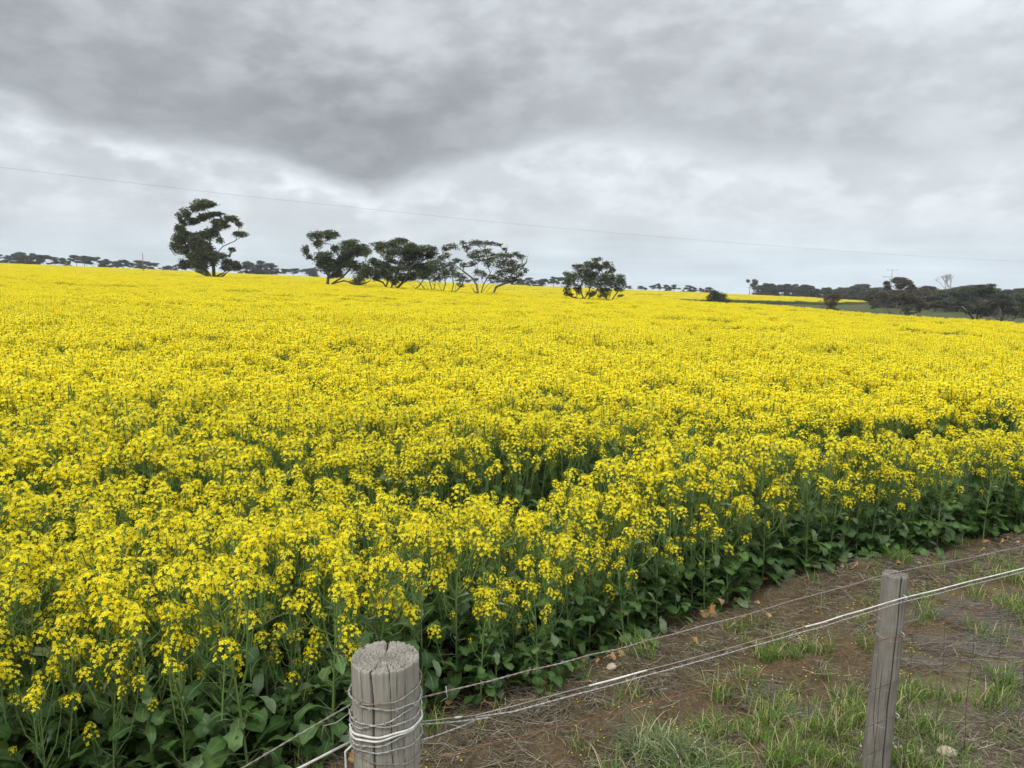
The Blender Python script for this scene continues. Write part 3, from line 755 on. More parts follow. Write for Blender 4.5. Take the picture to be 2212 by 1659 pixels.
# ------------------------------------------------------------------ trees
def grow(clumps, roots, seed, unit, leafn=1.0, leaf_s=.16, depth=.45, rb=.16, bare=(), flat=True, bmat=0):
    """roots: base points; clumps: (x, z, rx, rz[, y]) in metres. Branches join each clump to the nearest limb below it."""
    rd = random.Random(seed); tr = Geo(); cr = Geo()
    W_ = max(abs(c[0]) for c in clumps) + .01
    items = []
    for c in clumps:
        x, z, rx, rz = c[:4]; rx *= 1.13; rz *= 1.38
        y = c[4] if len(c) > 4 else rd.uniform(-1, 1) * depth * max(.4, (W_ * W_ - x * x * .8)) ** .5
        items.append([Vector((x, y, z)), rx, rz])
    nodes = []                                                   # (pos, parent, weight)
    par = []; wt = []
    for r0 in roots:                                             # r0: list of points from base upwards
        prev = -1
        for k, p in enumerate(r0):
            nodes.append(Vector(p)); par.append(prev); wt.append(0); prev = len(nodes) - 1
    order_ = sorted(range(len(items)), key=lambda i: items[i][0].z)
    tips = []
    for i in order_:
        c = items[i][0]; best = None
        tgt = c - Vector((0, 0, items[i][2] * .4))
        for j, q in enumerate(nodes):
            d = tgt - q; L_ = d.length
            pen = L_ + max(0, q.z - tgt.z + .15 * L_) * 2.5
            if best is None or pen < best[0]: best = (pen, j)
        j = best[1]; q = nodes[j]; d = tgt - q; prev = j
        m = max(2, int(d.length / .8) + 1)
        for k in range(1, m + 1):
            f = k / m
            p = q.lerp(tgt, f) + Vector((rd.uniform(-1, 1), rd.uniform(-1, 1), rd.uniform(-.5, .5))) * d.length * .05 * (k < m) + Vector((0, 0, -math.sin(f * math.pi) * d.length * .06))
            nodes.append(p); par.append(prev); wt.append(0); prev = len(nodes) - 1
        tips.append((prev, i))
    for t_, i in tips:
        k = t_; w_ = items[i][1] * items[i][2] + .05
        while k >= 0: wt[k] += w_; k = par[k]
    tot = max(wt) + 1e-6
    rad = [max(.016, .62 * rb * (w_ / tot) ** .58) for w_ in wt]
    kids = {}
    for k, p in enumerate(par):
        if p >= 0: kids.setdefault(p, []).append(k)
    done = set()
    for k in range(len(nodes)):                                  # draw limbs as chains
        if par[k] >= 0 and not (len(kids.get(par[k], [])) > 1 and k != max(kids[par[k]], key=lambda q: rad[q])): continue
        chain = ([par[k]] if par[k] >= 0 else []) + [k]
        if k in done: continue
        while kids.get(chain[-1]):
            nx = max(kids[chain[-1]], key=lambda q: rad[q]); chain.append(nx)
        if par[k] >= 0 and len(kids.get(par[k], [])) == 1: continue
        done.update(chain[1:] if par[k] >= 0 else chain)
        rr = [rad[q] for q in chain]
        if par[k] >= 0: rr[0] = rr[1]
        tr.tube([nodes[q] for q in chain], rr, 6, 0)
    for k in range(len(nodes)):
        if k not in done and par[k] >= 0:
            tr.tube([nodes[par[k]], nodes[k]], [rad[k], rad[k]], 5, 0)
    # twigs and leaves
    for t_, i in tips:
        c, rx, rz = items[i]; tip = nodes[t_]
        for _ in range(int(5 + rx * 4)):
            a = rd.uniform(0, 6.28); q = rd.uniform(.3, .95); e = c + Vector((math.cos(a) * rx * q, math.sin(a) * rx * q * .8, rz * rd.uniform(-.1, .85)))
            back = nodes[par[t_]] if par[t_] >= 0 else tip
            s0 = tip.lerp(back, rd.random())
            tr.tube([s0, s0.lerp(e, .5) + Vector((0, 0, -.06 * rx)), e], [.022, .016, .008], 3, 0, False)
        subs = [(Vector((0, 0, 0)), .95)] * 2 + [(Vector((rd.uniform(-.62, .62) * rx, rd.uniform(-.5, .5) * rx, rd.uniform(-.55, .5) * rz)), rd.uniform(.42, .68)) for _ in range(5)]
        n = int(leafn * 2.6 * (rx * rx * 130 + rx * rz * 260) * (.16 / leaf_s) ** .6)
        for _ in range(n):
            a = rd.uniform(0, 6.28); u = rd.random() ** .55 * max(.5, rd.gauss(1, .13)); ph = rd.uniform(-.35, 1.0)
            lump = .68 + .55 * float(_H[int(a * 2.2 + i * 7) % 256, int(ph * 3 + i) % 256])
            x = math.cos(a) * rx * u * lump; y = math.sin(a) * rx * u * .85 * lump
            top = rz * math.sqrt(max(.03, 1 - (u * .93) ** 2)) * lump
            z = top * (1 - abs(rd.gauss(0, .35))) if rd.random() < .5 else top * rd.uniform(-1.0, .9)
            so_, sf = rd.choice(subs)
            p = c + so_ + Vector((x, y, z)) * sf
            L_ = leaf_s * .74 * rd.uniform(.6, 1.5); an = rd.uniform(0, 6.28)
            d = Vector((math.cos(an), math.sin(an), rd.uniform(-.9, .35))).normalized() * L_
            o_ = Vector((rd.uniform(-1, 1), rd.uniform(-1, 1), rd.uniform(-1, 1))).cross(d)
            o_ = o_.normalized() * L_ * .33 if o_.length > 1e-6 else Vector((0, 0, L_ * .3))
            cr.add([tuple(p - d), tuple(p + o_), tuple(p + d), tuple(p - o_)], [(0, 1, 2, 3)], 0)
    for b0 in bare:                                              # leafless boughs
        pts = [Vector(p) for p in b0]; n = len(pts)
        tr.tube(pts, [rb * .5 * (1 - .8 * k / (n - 1)) + .01 for k in range(n)], 5, 0)
        for k in range(1, n):
            for _ in range(3):
                d = Vector((rd.uniform(-1, 1), rd.uniform(-.7, .7), rd.uniform(-.1, 1))) * .5
                s0 = pts[k - 1].lerp(pts[k], rd.random()); tr.tube([s0, s0 + d * .6, s0 + d + Vector((0, 0, .12))], [.02, .014, .006], 3, 0, False)
    return tr, cr
def trace(name, label, px, y, base, ppu, clumps, stems, seed, gmat='gum', bark='bark', group=None, cat='tree', sink=0.0, **kw):
    """a tree whose crown clumps were measured on the photograph; ppu = picture pixels per measuring unit, y = distance"""
    u = ppu / F_PX * y
    cl = [((c[0] - base[0]) * u, (base[1] - c[1]) * u + CROP * sink, c[2] * u, c[3] * u) for c in clumps]
    st = []
    for s in stems:
        q = [((p[0] - base[0]) * u, 0 + (p[2] if len(p) > 2 else 0), (base[1] - p[1]) * u + CROP * sink) for p in s]
        if sink: q = [(q[0][0], q[0][1], -.2)] + q
        st.append(q)
    bare = [[((p[0] - base[0]) * u, (p[2] if len(p) > 2 else 0), (base[1] - p[1]) * u + CROP * sink) for p in s] for s in kw.pop('bare', [])]
    tr, cr = grow(cl, st, seed, u, bare=bare, **kw)
    g = at_y(px, y)
    e = empty(name, g); tag(e, label, cat, group)
    link('trunk', tr.mesh('trunk', [M[bark]], True), e); link('crown', cr.mesh('crown', [M[gmat]]), e)
    return e
Z1, Z2, Z3, ZR, ZL = .0919, .1148, .09186, .07256, .0689
trace('gum_tree', 'tallest lone gum tree with layered crown, standing left in the canola', 214.5, 124, (675, 935), Z1,
  [(650,175,115,34),(540,200,50,32),(490,215,50,36),(395,262,62,46),(350,305,32,34),(575,292,78,36),(430,345,72,38),(380,365,40,30),(755,268,55,18),(720,285,50,22),
   (385,460,62,52),(360,520,80,60),(440,530,70,55),(320,600,58,72),(350,650,50,40),(810,368,88,30),(915,330,72,30),(1008,388,36,26),(945,478,72,28),(700,410,55,38),(760,390,55,28),
   (610,500,100,52),(560,560,80,48),(690,470,70,42),(560,640,110,62),(640,640,70,60),(430,730,105,70),(370,800,58,48),(560,740,100,62),(470,800,85,45),(760,720,95,40),(838,640,38,24),
   (830,790,60,42),(905,825,58,44),(782,550,34,28),(650,700,70,50),(720,780,60,40),(600,810,70,40),(480,640,70,50),(840,850,50,28)],
  [[(670, 935), (672, 850), (674, 760), (668, 660), (650, 560), (640, 450)], [(690, 935), (690, 800), (720, 680), (790, 610), (880, 570)], [(610, 930), (590, 880), (530, 810), (480, 770)], [(650, 935), (600, 860), (560, 800)]],
  21, sink=1, rb=.42, leafn=1.5, leaf_s=.21, depth=.5,
  bare=[[(700, 935), (740, 905, .4), (752, 890, .5)], [(760, 945, -.6), (810, 910, -.7), (850, 880, -.9)], [(620, 925), (560, 905), (500, 880), (450, 858)], [(850, 720), (870, 680), (920, 625)], [(770, 280), (790, 340), (760, 400)]])
trace('gum_tree', 'leaning gum with two stems and two crowns, left end of the middle tree row', 330, 100, (330, 595), Z2,
  [(320,168,66,32),(255,208,66,40),(372,200,34,36),(200,258,45,34),(150,325,36,40),(188,368,26,24),(262,362,50,34),(300,400,85,58),(240,455,52,42),(320,455,70,48),(362,310,36,44),
   (520,272,86,36),(612,308,72,40),(450,300,56,44),(480,350,86,40),(430,400,60,50),(380,455,78,56),(660,345,30,24),(560,320,60,34),(560,460,86,48),(640,470,55,44),(590,560,52,40),(370,500,60,36),(500,430,60,36)],
  [[(312, 595), (318, 545), (340, 440), (352, 340), (350, 260)], [(350, 595), (440, 540), (500, 480), (530, 400), (560, 340)], [(350, 597), (450, 570), (520, 585), (590, 605)]],
  22, sink=1, rb=.34, leafn=1.2, leaf_s=.17, depth=.5, bare=[[(500, 580), (560, 610), (640, 590), (680, 570)]])
trace('gum_shrub', 'low dark bushy gum between the leaning gum and the flat-topped gum', 386, 94, (825, 628), Z2,
  [(702,412,42,26),(742,440,64,36),(800,450,46,40),(690,500,66,42),(780,520,84,42),(850,485,46,42),(640,530,46,32),(850,555,56,28),(730,540,60,30)],
  [[(825, 628), (800, 590), (740, 570), (690, 550)], [(828, 628), (835, 590), (830, 540)]], 23, sink=1, rb=.16, leafn=1.2, leaf_s=.16, depth=.5, bare=[[(825, 628), (845, 590), (860, 570)]])
trace('gum_tree', 'broad flat-topped gum tree with crooked stems, middle of the row', 399, 91, (930, 630), Z2,
  [(930,238,76,28),(850,270,76,32),(782,285,58,30),(740,308,36,26),(1010,285,86,32),(960,325,84,40),(870,345,66,42),(1100,308,86,32),(1180,300,76,28),(1212,342,56,30),(1050,355,96,38),
   (1150,368,76,28),(860,398,46,26),(1000,425,104,48),(1080,475,110,50),(960,490,86,40),(1150,515,86,44),(1000,540,110,30),(945,560,50,26),(1205,455,56,44),(900,590,36,24)],
  [[(865, 628), (880, 570), (920, 500), (950, 420), (940, 340)], [(918, 632), (960, 590), (985, 575), (1010, 500), (1060, 430), (1110, 370)], [(1075, 638), (1030, 600), (985, 575)]],
  24, sink=1, rb=.28, leafn=1.15, leaf_s=.16, depth=.5)
trace('gum_shrub', 'straggly thin-stemmed gum scrub between the flat-topped gum and the wide fan-shaped gum', 442, 88, (1300, 650), Z2,
  [(1200,422,38,22),(1250,402,42,26),(1240,470,54,42),(1310,450,52,38),(1400,480,54,42),(1330,520,72,32),(1450,530,52,28),(1270,550,54,24),(1465,606,32,18),(1492,552,28,22),(1380,430,40,24)],
  [[(1180, 645), (1165, 600), (1130, 560)], [(1215, 645), (1200, 600), (1190, 560), (1230, 500)], [(1300, 655), (1270, 600), (1235, 560)], [(1310, 655), (1330, 600), (1325, 540)], [(1385, 658), (1400, 600), (1390, 520)], [(1415, 660), (1420, 600), (1450, 550)]],
  25, sink=1, rb=.11, leafn=.7, leaf_s=.15, depth=.5, bare=[[(1150, 640), (1120, 600), (1080, 570)], [(1230, 650), (1240, 610), (1210, 580)]])
trace('gum_tree', 'wide fan-shaped gum with airy crown, right end of the middle row of trees', 480, 82, (1630, 672), Z2,
  [(1475,240,34,18),(1400,280,56,24),(1332,300,38,18),(1342,350,38,22),(1312,380,34,20),(1500,290,42,24),(1570,240,46,22),(1620,260,52,26),(1670,250,42,22),(1740,255,42,16),(1796,260,30,14),(1842,290,28,10),
   (1600,320,54,26),(1690,320,46,22),(1550,350,46,26),(1640,370,54,26),(1740,360,64,30),(1820,370,56,30),(1890,350,54,22),(1950,350,42,18),(1992,370,38,18),(1430,400,46,22),(1480,430,38,22),(1560,420,38,22),
   (1700,420,54,34),(1800,430,72,38),(1880,430,72,34),(1950,450,56,30),(2012,480,34,22),(1900,500,72,34),(1820,510,56,34),(1960,520,46,26),(1660,520,44,28),(1600,500,36,24),(1740,550,62,24),(1850,570,54,20),(1580,560,36,16),(1900,560,62,24)],
  [[(1612, 674), (1600, 600), (1560, 540), (1480, 480), (1400, 420)], [(1622, 674), (1612, 600), (1620, 500), (1600, 400)], [(1638, 674), (1660, 600), (1720, 500), (1760, 420)], [(1640, 674), (1700, 600), (1800, 540)], [(1742, 682), (1770, 620), (1840, 590), (1890, 540)], [(1668, 680), (1720, 620), (1790, 570)]],
  26, sink=1, rb=.2, leafn=.75, leaf_s=.14, depth=.5, bare=[[(1605, 674), (1580, 660), (1568, 640)], [(2000, 440), (2030, 410), (2035, 375)], [(1850, 330), (1865, 300), (1860, 285)]])
trace('gum_tree', 'rounded bushy gum standing alone right of the middle row', 595, 86, (670, 632), Z3,
  [(690,225,58,24),(592,258,50,28),(502,308,70,40),(600,310,84,44),(650,280,56,32),(812,272,58,36),(832,322,48,36),(720,312,54,36),(560,380,104,54),(440,420,66,54),(380,380,50,36),(368,470,46,54),(368,560,42,40),(412,592,34,20),
   (650,400,74,52),(790,400,84,46),(880,420,64,46),(950,430,54,48),(982,485,36,42),(860,490,92,36),(740,470,84,44),(600,470,84,44),(510,560,32,26),(640,585,56,32),(750,595,56,26),(770,550,74,34),(940,602,34,14),(930,540,48,22),(470,510,56,36)],
  [[(545, 628), (525, 580), (510, 520), (540, 420)], [(560, 628), (600, 570), (620, 500), (640, 400)], [(600, 628), (680, 560), (720, 500), (760, 420)], [(800, 638), (770, 590), (700, 540), (690, 480)], [(860, 638), (900, 580), (930, 530)], [(818, 638), (840, 580), (850, 520)]],
  27, sink=1, rb=.2, leafn=1.1, leaf_s=.14, depth=.5, gmat='gum')
trace('round_bush', 'dense round dark bush at the canola edge beside the green paddock strip', 718, 118, (2010, 668), Z3,
  [(1950,515,46,30),(1990,540,54,36),(2060,552,54,36),(1920,590,46,44),(2020,600,84,44),(2110,612,50,38),(1970,630,60,34),(2080,640,60,24),(1905,635,34,26)],
  [[(2000, 675), (1990, 620)], [(2030, 675), (2060, 620)]], 28, rb=.12, leafn=1.7, leaf_s=.13, depth=.55, cat='bush')
trace('scraggy_tree', 'small scraggy bronze tree with bare side boughs, alone in the green paddock', 832, 128, (1330, 690), ZL,
  [(1340,485,100,46),(1400,510,70,36),(1290,520,60,30),(1330,610,70,40),(1290,665,90,22),(1390,672,60,18),(1350,560,50,30)],
  [[(1325, 700), (1330, 640), (1325, 560)], [(1345, 700), (1400, 600), (1440, 560)]], 29, gmat='gum_brown', rb=.16, leafn=1.0, leaf_s=.13, depth=.5,
  bare=[[(1300, 620), (1230, 560), (1150, 540), (1110, 600)], [(1290, 600), (1220, 520), (1180, 450)], [(1360, 600), (1440, 580), (1530, 570)], [(1380, 580), (1470, 500), (1520, 440)], [(1280, 640), (1200, 640), (1140, 610)]])
trace('gum_tree', 'dark low gum with a dragging bare bough, just beyond the crop below the power pole', 902, 120, (500, 728), ZR,
  [(545,490,92,44),(640,500,64,36),(700,545,54,36),(510,600,74,40),(760,600,74,44),(560,655,64,44),(720,655,46,36),(600,560,60,36),(790,560,40,30)],
  [[(490, 740), (495, 670), (520, 560)], [(520, 740), (600, 660), (700, 620)]], 30, gmat='gum_brown', rb=.22, leafn=1.1, leaf_s=.15, depth=.5,
  bare=[[(470, 730), (380, 715), (300, 685), (240, 650)], [(420, 720), (350, 690), (280, 620), (230, 590)], [(700, 640), (800, 660), (880, 600)], [(600, 720), (700, 700), (790, 690)]])
trace('gum_tree', 'big round-crowned gum whose top hides the foot of the tall power pole', 897, 205, (480, 620), ZR,
  [(430,268,94,40),(520,248,54,26),(612,288,54,30),(352,300,44,34),(320,360,54,30),(560,420,94,32),(420,430,110,36),(320,430,70,30),(480,340,80,30),(660,380,60,30),(240,440,60,26),(640,330,40,26)],
  [[(470, 640), (475, 520), (440, 400)], [(490, 640), (540, 520), (580, 420)]], 31, gmat='gum_brown', rb=.35, leafn=1.1, leaf_s=.26, depth=.5)
trace('gum_tree', 'wide dark gum with low skirts and grey tangled boughs, right side just beyond the crop', 978, 112, (1380, 790), ZR,
  [(1380,400,110,40),(1500,420,90,36),(1280,430,80,34),(1120,460,80,34),(1440,350,80,28),(1560,350,80,30),(1380,640,120,40),(1290,680,90,40),(1440,690,110,38),(1560,640,80,40),(1150,600,80,40),(1240,600,60,30),(1600,470,70,40)],
  [[(1390, 800), (1400, 700), (1380, 560)], [(1420, 800), (1480, 690), (1540, 600)], [(1350, 790), (1250, 690), (1180, 620)]], 32, gmat='gum_far', rb=.26, leafn=.95, leaf_s=.17, depth=.5,
  bare=[[(1390, 600), (1420, 520), (1500, 470)], [(1400, 620), (1340, 540), (1280, 480)], [(1450, 620), (1520, 560), (1600, 500)], [(1560, 760), (1640, 690), (1700, 600)]])
trace('gum_tree', 'spreading many-stemmed gum at the right edge, its dark crown touching its wide neighbour', 1005, 108, (1760, 810), ZR,
  [(1650,480,80,32),(1750,470,90,34),(1850,500,80,34),(1680,540,80,40),(1800,560,90,44),(1900,590,70,40),(1720,610,80,36),(1860,650,70,34),(1640,590,60,34),(1950,640,60,40),(1780,690,60,30)],
  [[(1730, 815), (1730, 740), (1700, 640)], [(1790, 815), (1840, 720), (1880, 640)], [(1760, 815), (1770, 700), (1780, 600)]], 33, gmat='gum_far', rb=.22, leafn=.9, leaf_s=.17, depth=.5,
  bare=[[(1700, 800), (1620, 740), (1560, 760), (1500, 790)], [(1860, 810), (1930, 770), (2000, 700)], [(1750, 740), (1680, 700), (1640, 660)]])

# ---- prototypes for the distant belts
def umbrella(seed, n, tall, airy, gmat):
    rd = random.Random(seed); cl = []
    for k in range(n):
        f = k / max(1, n - 1); a = rd.uniform(-1, 1)
        z = tall * (.45 + .5 * rd.random() ** .7); wdt = (1.0 if z < tall * .8 else .65)
        cl.append((a * tall * .62 * wdt, z, tall * rd.uniform(.16, .27), tall * rd.uniform(.06, .10), rd.uniform(-.5, .5) * tall * .6))
    if not airy:
        for k in range(6): cl.append((rd.uniform(-.6, .6) * tall, tall * rd.uniform(.14, .42), tall * rd.uniform(.16, .26), tall * rd.uniform(.09, .13), rd.uniform(-.3, .3) * tall))
    s1 = rd.uniform(-.15, .15) * tall
    roots = [[(0, 0, -.3), (s1 * .4, 0, tall * .25), (s1, 0, tall * .5)], [(.1, .1, -.3), (-s1 * .5 - .3, .2, tall * .3), (-s1 - .8, .3, tall * .5)]]
    tr, cr = grow(cl, roots, seed, 1, leafn=.5, leaf_s=.32, depth=.4, rb=.22)
    return tr.mesh('trunk', [M['bark']], True), cr.mesh('crown', [M[gmat]])
PRO = {'far': [umbrella(800 + i, 9 + i % 3, 8.0, i % 2 == 0, 'gum_far') for i in range(6)],
       'brown': [umbrella(820 + i, 11, 8.0, i % 2 == 0, 'gum_brown') for i in range(3)]}
PROTO_OBJ = {}
def place_tree(px, row_top, y, kind, label, group, wide=1.0, dark=False):
    g = at_y(px, y); hgt = max(1.5, (CAM_Z - y * (row_top - HOR) / F_PX) - g.z)
    k = rnd.randrange(len(PRO[kind])); key_ = (kind, k)
    if key_ not in PROTO_OBJ:
        e = empty('gum_tree', (0, 0, 0)); link('trunk', PRO[kind][k][0], e); link('crown', PRO[kind][k][1], e); PROTO_OBJ[key_] = e
    else: e = copy_tree(PROTO_OBJ[key_])
    s = hgt / 8.2
    e.location = g; e.rotation_euler = (0, 0, rnd.uniform(0, 6.28)); e.scale = (s * wide, s * wide, s)
    tag(e, label, 'tree', group)
def belt(pts, n, y0, y1, kind, label, group, wide=1.15):
    """pts: (picture column, row of the tops)"""
    xs = [p[0] for p in pts]
    for i in range(n):
        px = xs[0] + (xs[-1] - xs[0]) * (i + .5) / n + rnd.uniform(-.4, .4) * (xs[-1] - xs[0]) / n
        top = np.interp(px, xs, [p[1] for p in pts]) + abs(rnd.gauss(0, 1.7)) * (1.0 if y0 > 300 else 1.8)
        place_tree(px, top, rnd.uniform(y0, y1), kind, label, group, wide * rnd.uniform(.85, 1.25))
belt([(-40, 252), (8, 251.5), (28, 252.5), (45, 253.5), (60, 257)], 13, 385, 440, 'far', 'distant dark gum in the belt on the skyline at the left edge of the view', 'gums in the far left belt')
belt([(60, 258), (72, 256), (84, 254), (98, 257), (112, 260), (120, 263)], 8, 385, 430, 'far', 'distant gum in the skyline belt between the left-edge trees and the slim bare pole', 'gums left of the slim pole')
belt([(122, 260), (140, 259.5), (155, 262)], 5, 420, 470, 'far', 'distant flat-crowned gum in the small belt behind the slim bare pole', 'gums behind the slim pole')
belt([(158, 266.5), (172, 265), (184, 263), (210, 264)], 6, 420, 470, 'far', 'small distant gum in the low belt just left of and behind the tallest lone gum', 'gums behind the tallest gum')
belt([(240, 262), (250, 260.5), (262, 260), (272, 262)], 4, 390, 430, 'far', 'tall open-crowned distant gum just right of the tallest lone gum', 'open gums right of the tallest gum')
belt([(236, 270), (262, 270), (285, 268), (318, 268)], 9, 400, 450, 'far', 'low distant gum on the skyline between the tallest gum and the leaning gum', 'low gums before the leaning gum')
belt([(318, 271), (400, 277), (470, 278), (505, 277)], 9, 400, 450, 'far', 'distant gum glimpsed on the skyline through the middle row of trees', 'gums behind the middle row')
belt([(505, 279), (525, 277), (535, 278), (555, 275), (566, 279)], 7, 390, 430, 'far', 'distant gum in the belt between the fan-shaped gum and the rounded bushy gum', 'gums between fan and round gum')
belt([(628, 284), (648, 286), (660, 282.5), (684, 284)], 8, 400, 450, 'far', 'small distant gum on the skyline right of the rounded bushy gum', 'gums right of the round gum')
belt([(686, 287), (694, 284), (706, 286), (722, 291)], 4, 400, 450, 'far', 'distant gum peeping over the far canola behind the dense round bush', 'gums behind the round bush')
place_tree(752.5, 279.5, 372, 'far', 'narrow upright distant gum beside the thin far pole, left end of the right-hand belt', 'narrow gum', .62)
belt([(758, 287), (766, 283), (776, 283.5), (790, 282.5), (806, 284.5), (816, 288)], 14, 360, 400, 'far', 'dark distant gum in the first clump of the belt above the far canola strip', 'gums above the far canola strip')
belt([(816, 286), (826, 285.5), (840, 287), (850, 284), (862, 285.5), (876, 284.5)], 15, 300, 365, 'far', 'flat-crowned distant gum behind the scraggy bronze paddock tree', 'gums behind the scraggy tree')
belt([(874, 290), (884, 289), (910, 289), (925, 286), (935, 288)], 15, 170, 245, 'brown', 'bronze-tinted gum in the belt around the foot of the tall power pole', 'bronze gums around the pole foot')
belt([(935, 287), (948, 288), (965, 284.5), (985, 286), (1000, 288)], 18, 165, 240, 'far', 'grey-green gum in the dense belt behind the wide dark gum with tangled boughs', 'gums behind the tangled gum')
belt([(1000, 289), (1015, 288.5), (1035, 288), (1060, 289), (1100, 290)], 17, 150, 230, 'far', 'grey-green gum in the belt at the right edge behind the many-stemmed gum', 'gums at the right edge')

belt([(868, 299), (900, 298), (950, 297), (1000, 299), (1060, 300)], 16, 140, 185, 'brown', 'low dark scrub tree before the dense right-hand belt, half hidden by the crop', 'low scrub before the right belt', 1.5)
def dead_tree():
    rd = random.Random(9); g = Geo(); y = 215; pos = at_y(950, y); top = (CAM_Z - y * (278 - HOR) / F_PX) - pos.z
    def br(p, d, L_, r, k):
        e = p + d * L_; m = p.lerp(e, .5) + Vector((rd.uniform(-1, 1), rd.uniform(-1, 1), 0)) * L_ * .06
        g.tube([p, m, e], [r, r * .8, r * .6], 5 if k > 2 else 3, 0, False)
        if k == 0: return
        for _ in range(3 if k > 1 else 4):
            q = (d + Vector((rd.uniform(-1, 1), rd.uniform(-1, 1), rd.uniform(-.05, .55))) * .62).normalized(); br(e, q, L_ * .72, r * .6, k - 1)
    br(Vector((0, 0, -.3)), Vector((.05, 0, 1)), top * .42, .22, 4)
    e = empty('dead_tree', pos); tag(e, 'bleached leafless dead tree rising above the dark belt, right side', 'tree'); link('trunk', g.mesh('trunk', [M['deadwood']], True), e)
dead_tree()

# ------------------------------------------------------------------ poles and overhead line
def pole(name, label, px, y, row_top, r, lean, mats, arms):
    g0 = at_y(px, y); top = (CAM_Z - y * (row_top - HOR) / F_PX) - g0.z
    e = empty(name, g0); tag(e, label, 'pole')
    g = Geo(); g.tube([(0, 0, -.5), (lean * .5, 0, top * .5), (lean, 0, top)], [r, r * .85, r * .62], 10)
    sh = link('shaft', g.mesh('shaft', [M[mats]], True), e)
    for (zf, a, b, rr) in arms:
        g = Geo(); z = top * zf; g.tube([(lean * zf + a, 0, z), (lean * zf + b, 0, z)], rr, 6); link('crossarm', g.mesh('crossarm', [M['polewood']], True), e)
        n = 2
        for x in (a * .9, b * .9):
            g = Geo(); g.tube([(lean * zf + x, 0, z), (lean * zf + x, 0, z + .28)], [.05, .035], 6); link('insulator', g.mesh('insulator', [M['polewood']], True), e)
    return e
pole('power_pole', 'slim bare pole standing in the far canola, left of the tallest gum', 144.5, 235, 253.5, .14, .1, 'polewood', [])
pole('power_pole', 'tall pale-based power pole with crossarms above the trees at right', 890, 226, 269.8, .19, .3, 'paleconcrete', [(.985, -1.6, 1.6, .035), (.80, -2.6, .3, .05), (.735, -.7, 1.2, .05)])
pole('power_pole', 'faint thin far pole at the left end of the right-hand tree belt', 749.2, 345, 281.5, .16, .4, 'polewood', [(.62, -.9, .9, .08)])
def power_line():
    rows = [(-60, 161.5), (0, 167), (128, 182.5), (256, 197.3), (440, 216.5), (546, 227.0), (712, 241.2), (880, 254), (1024, 261.8), (1085, 264.4)]
    A = Vector((-36, 46)); B = Vector((80, 104))
    def P_(px, row):
        h = (px - 512) / F_PX / 1.005                           # vertical plane through the two pole feet
        D = B - A; t_ = (h * A.y - A.x) / (D.x - h * D.y); q = A + D * t_
        d = ray(px, row); k = q.y / d.y
        return Vector((d.x * k, q.y, CAM_Z + d.z * k))
    pts = [P_(*r) for r in rows]; e = empty('power_line', (pts[0].x, pts[0].y, tz(pts[0].x, pts[0].y)))
    tag(e, 'single thin overhead wire slanting across the cloudy sky', 'power line')
    loc = e.location; g = Geo(); fine = []
    ts = np.linspace(0, len(pts) - 1, 80)
    for t_ in ts: fine.append(tuple(np.interp(t_, range(len(pts)), [p[k] for p in pts]) - loc[k] for k in range(3)))
    f2 = [tuple(sum(fine[max(0, min(79, i + j))][k] for j in (-2, -1, 0, 1, 2)) / 5 for k in range(3)) for i in range(80)]
    f2[0] = fine[0]; f2[-1] = fine[-1]
    g.tube(f2, .0075, 5); link('wire', g.mesh('wire', [M['conduct']], True), e)
power_line()

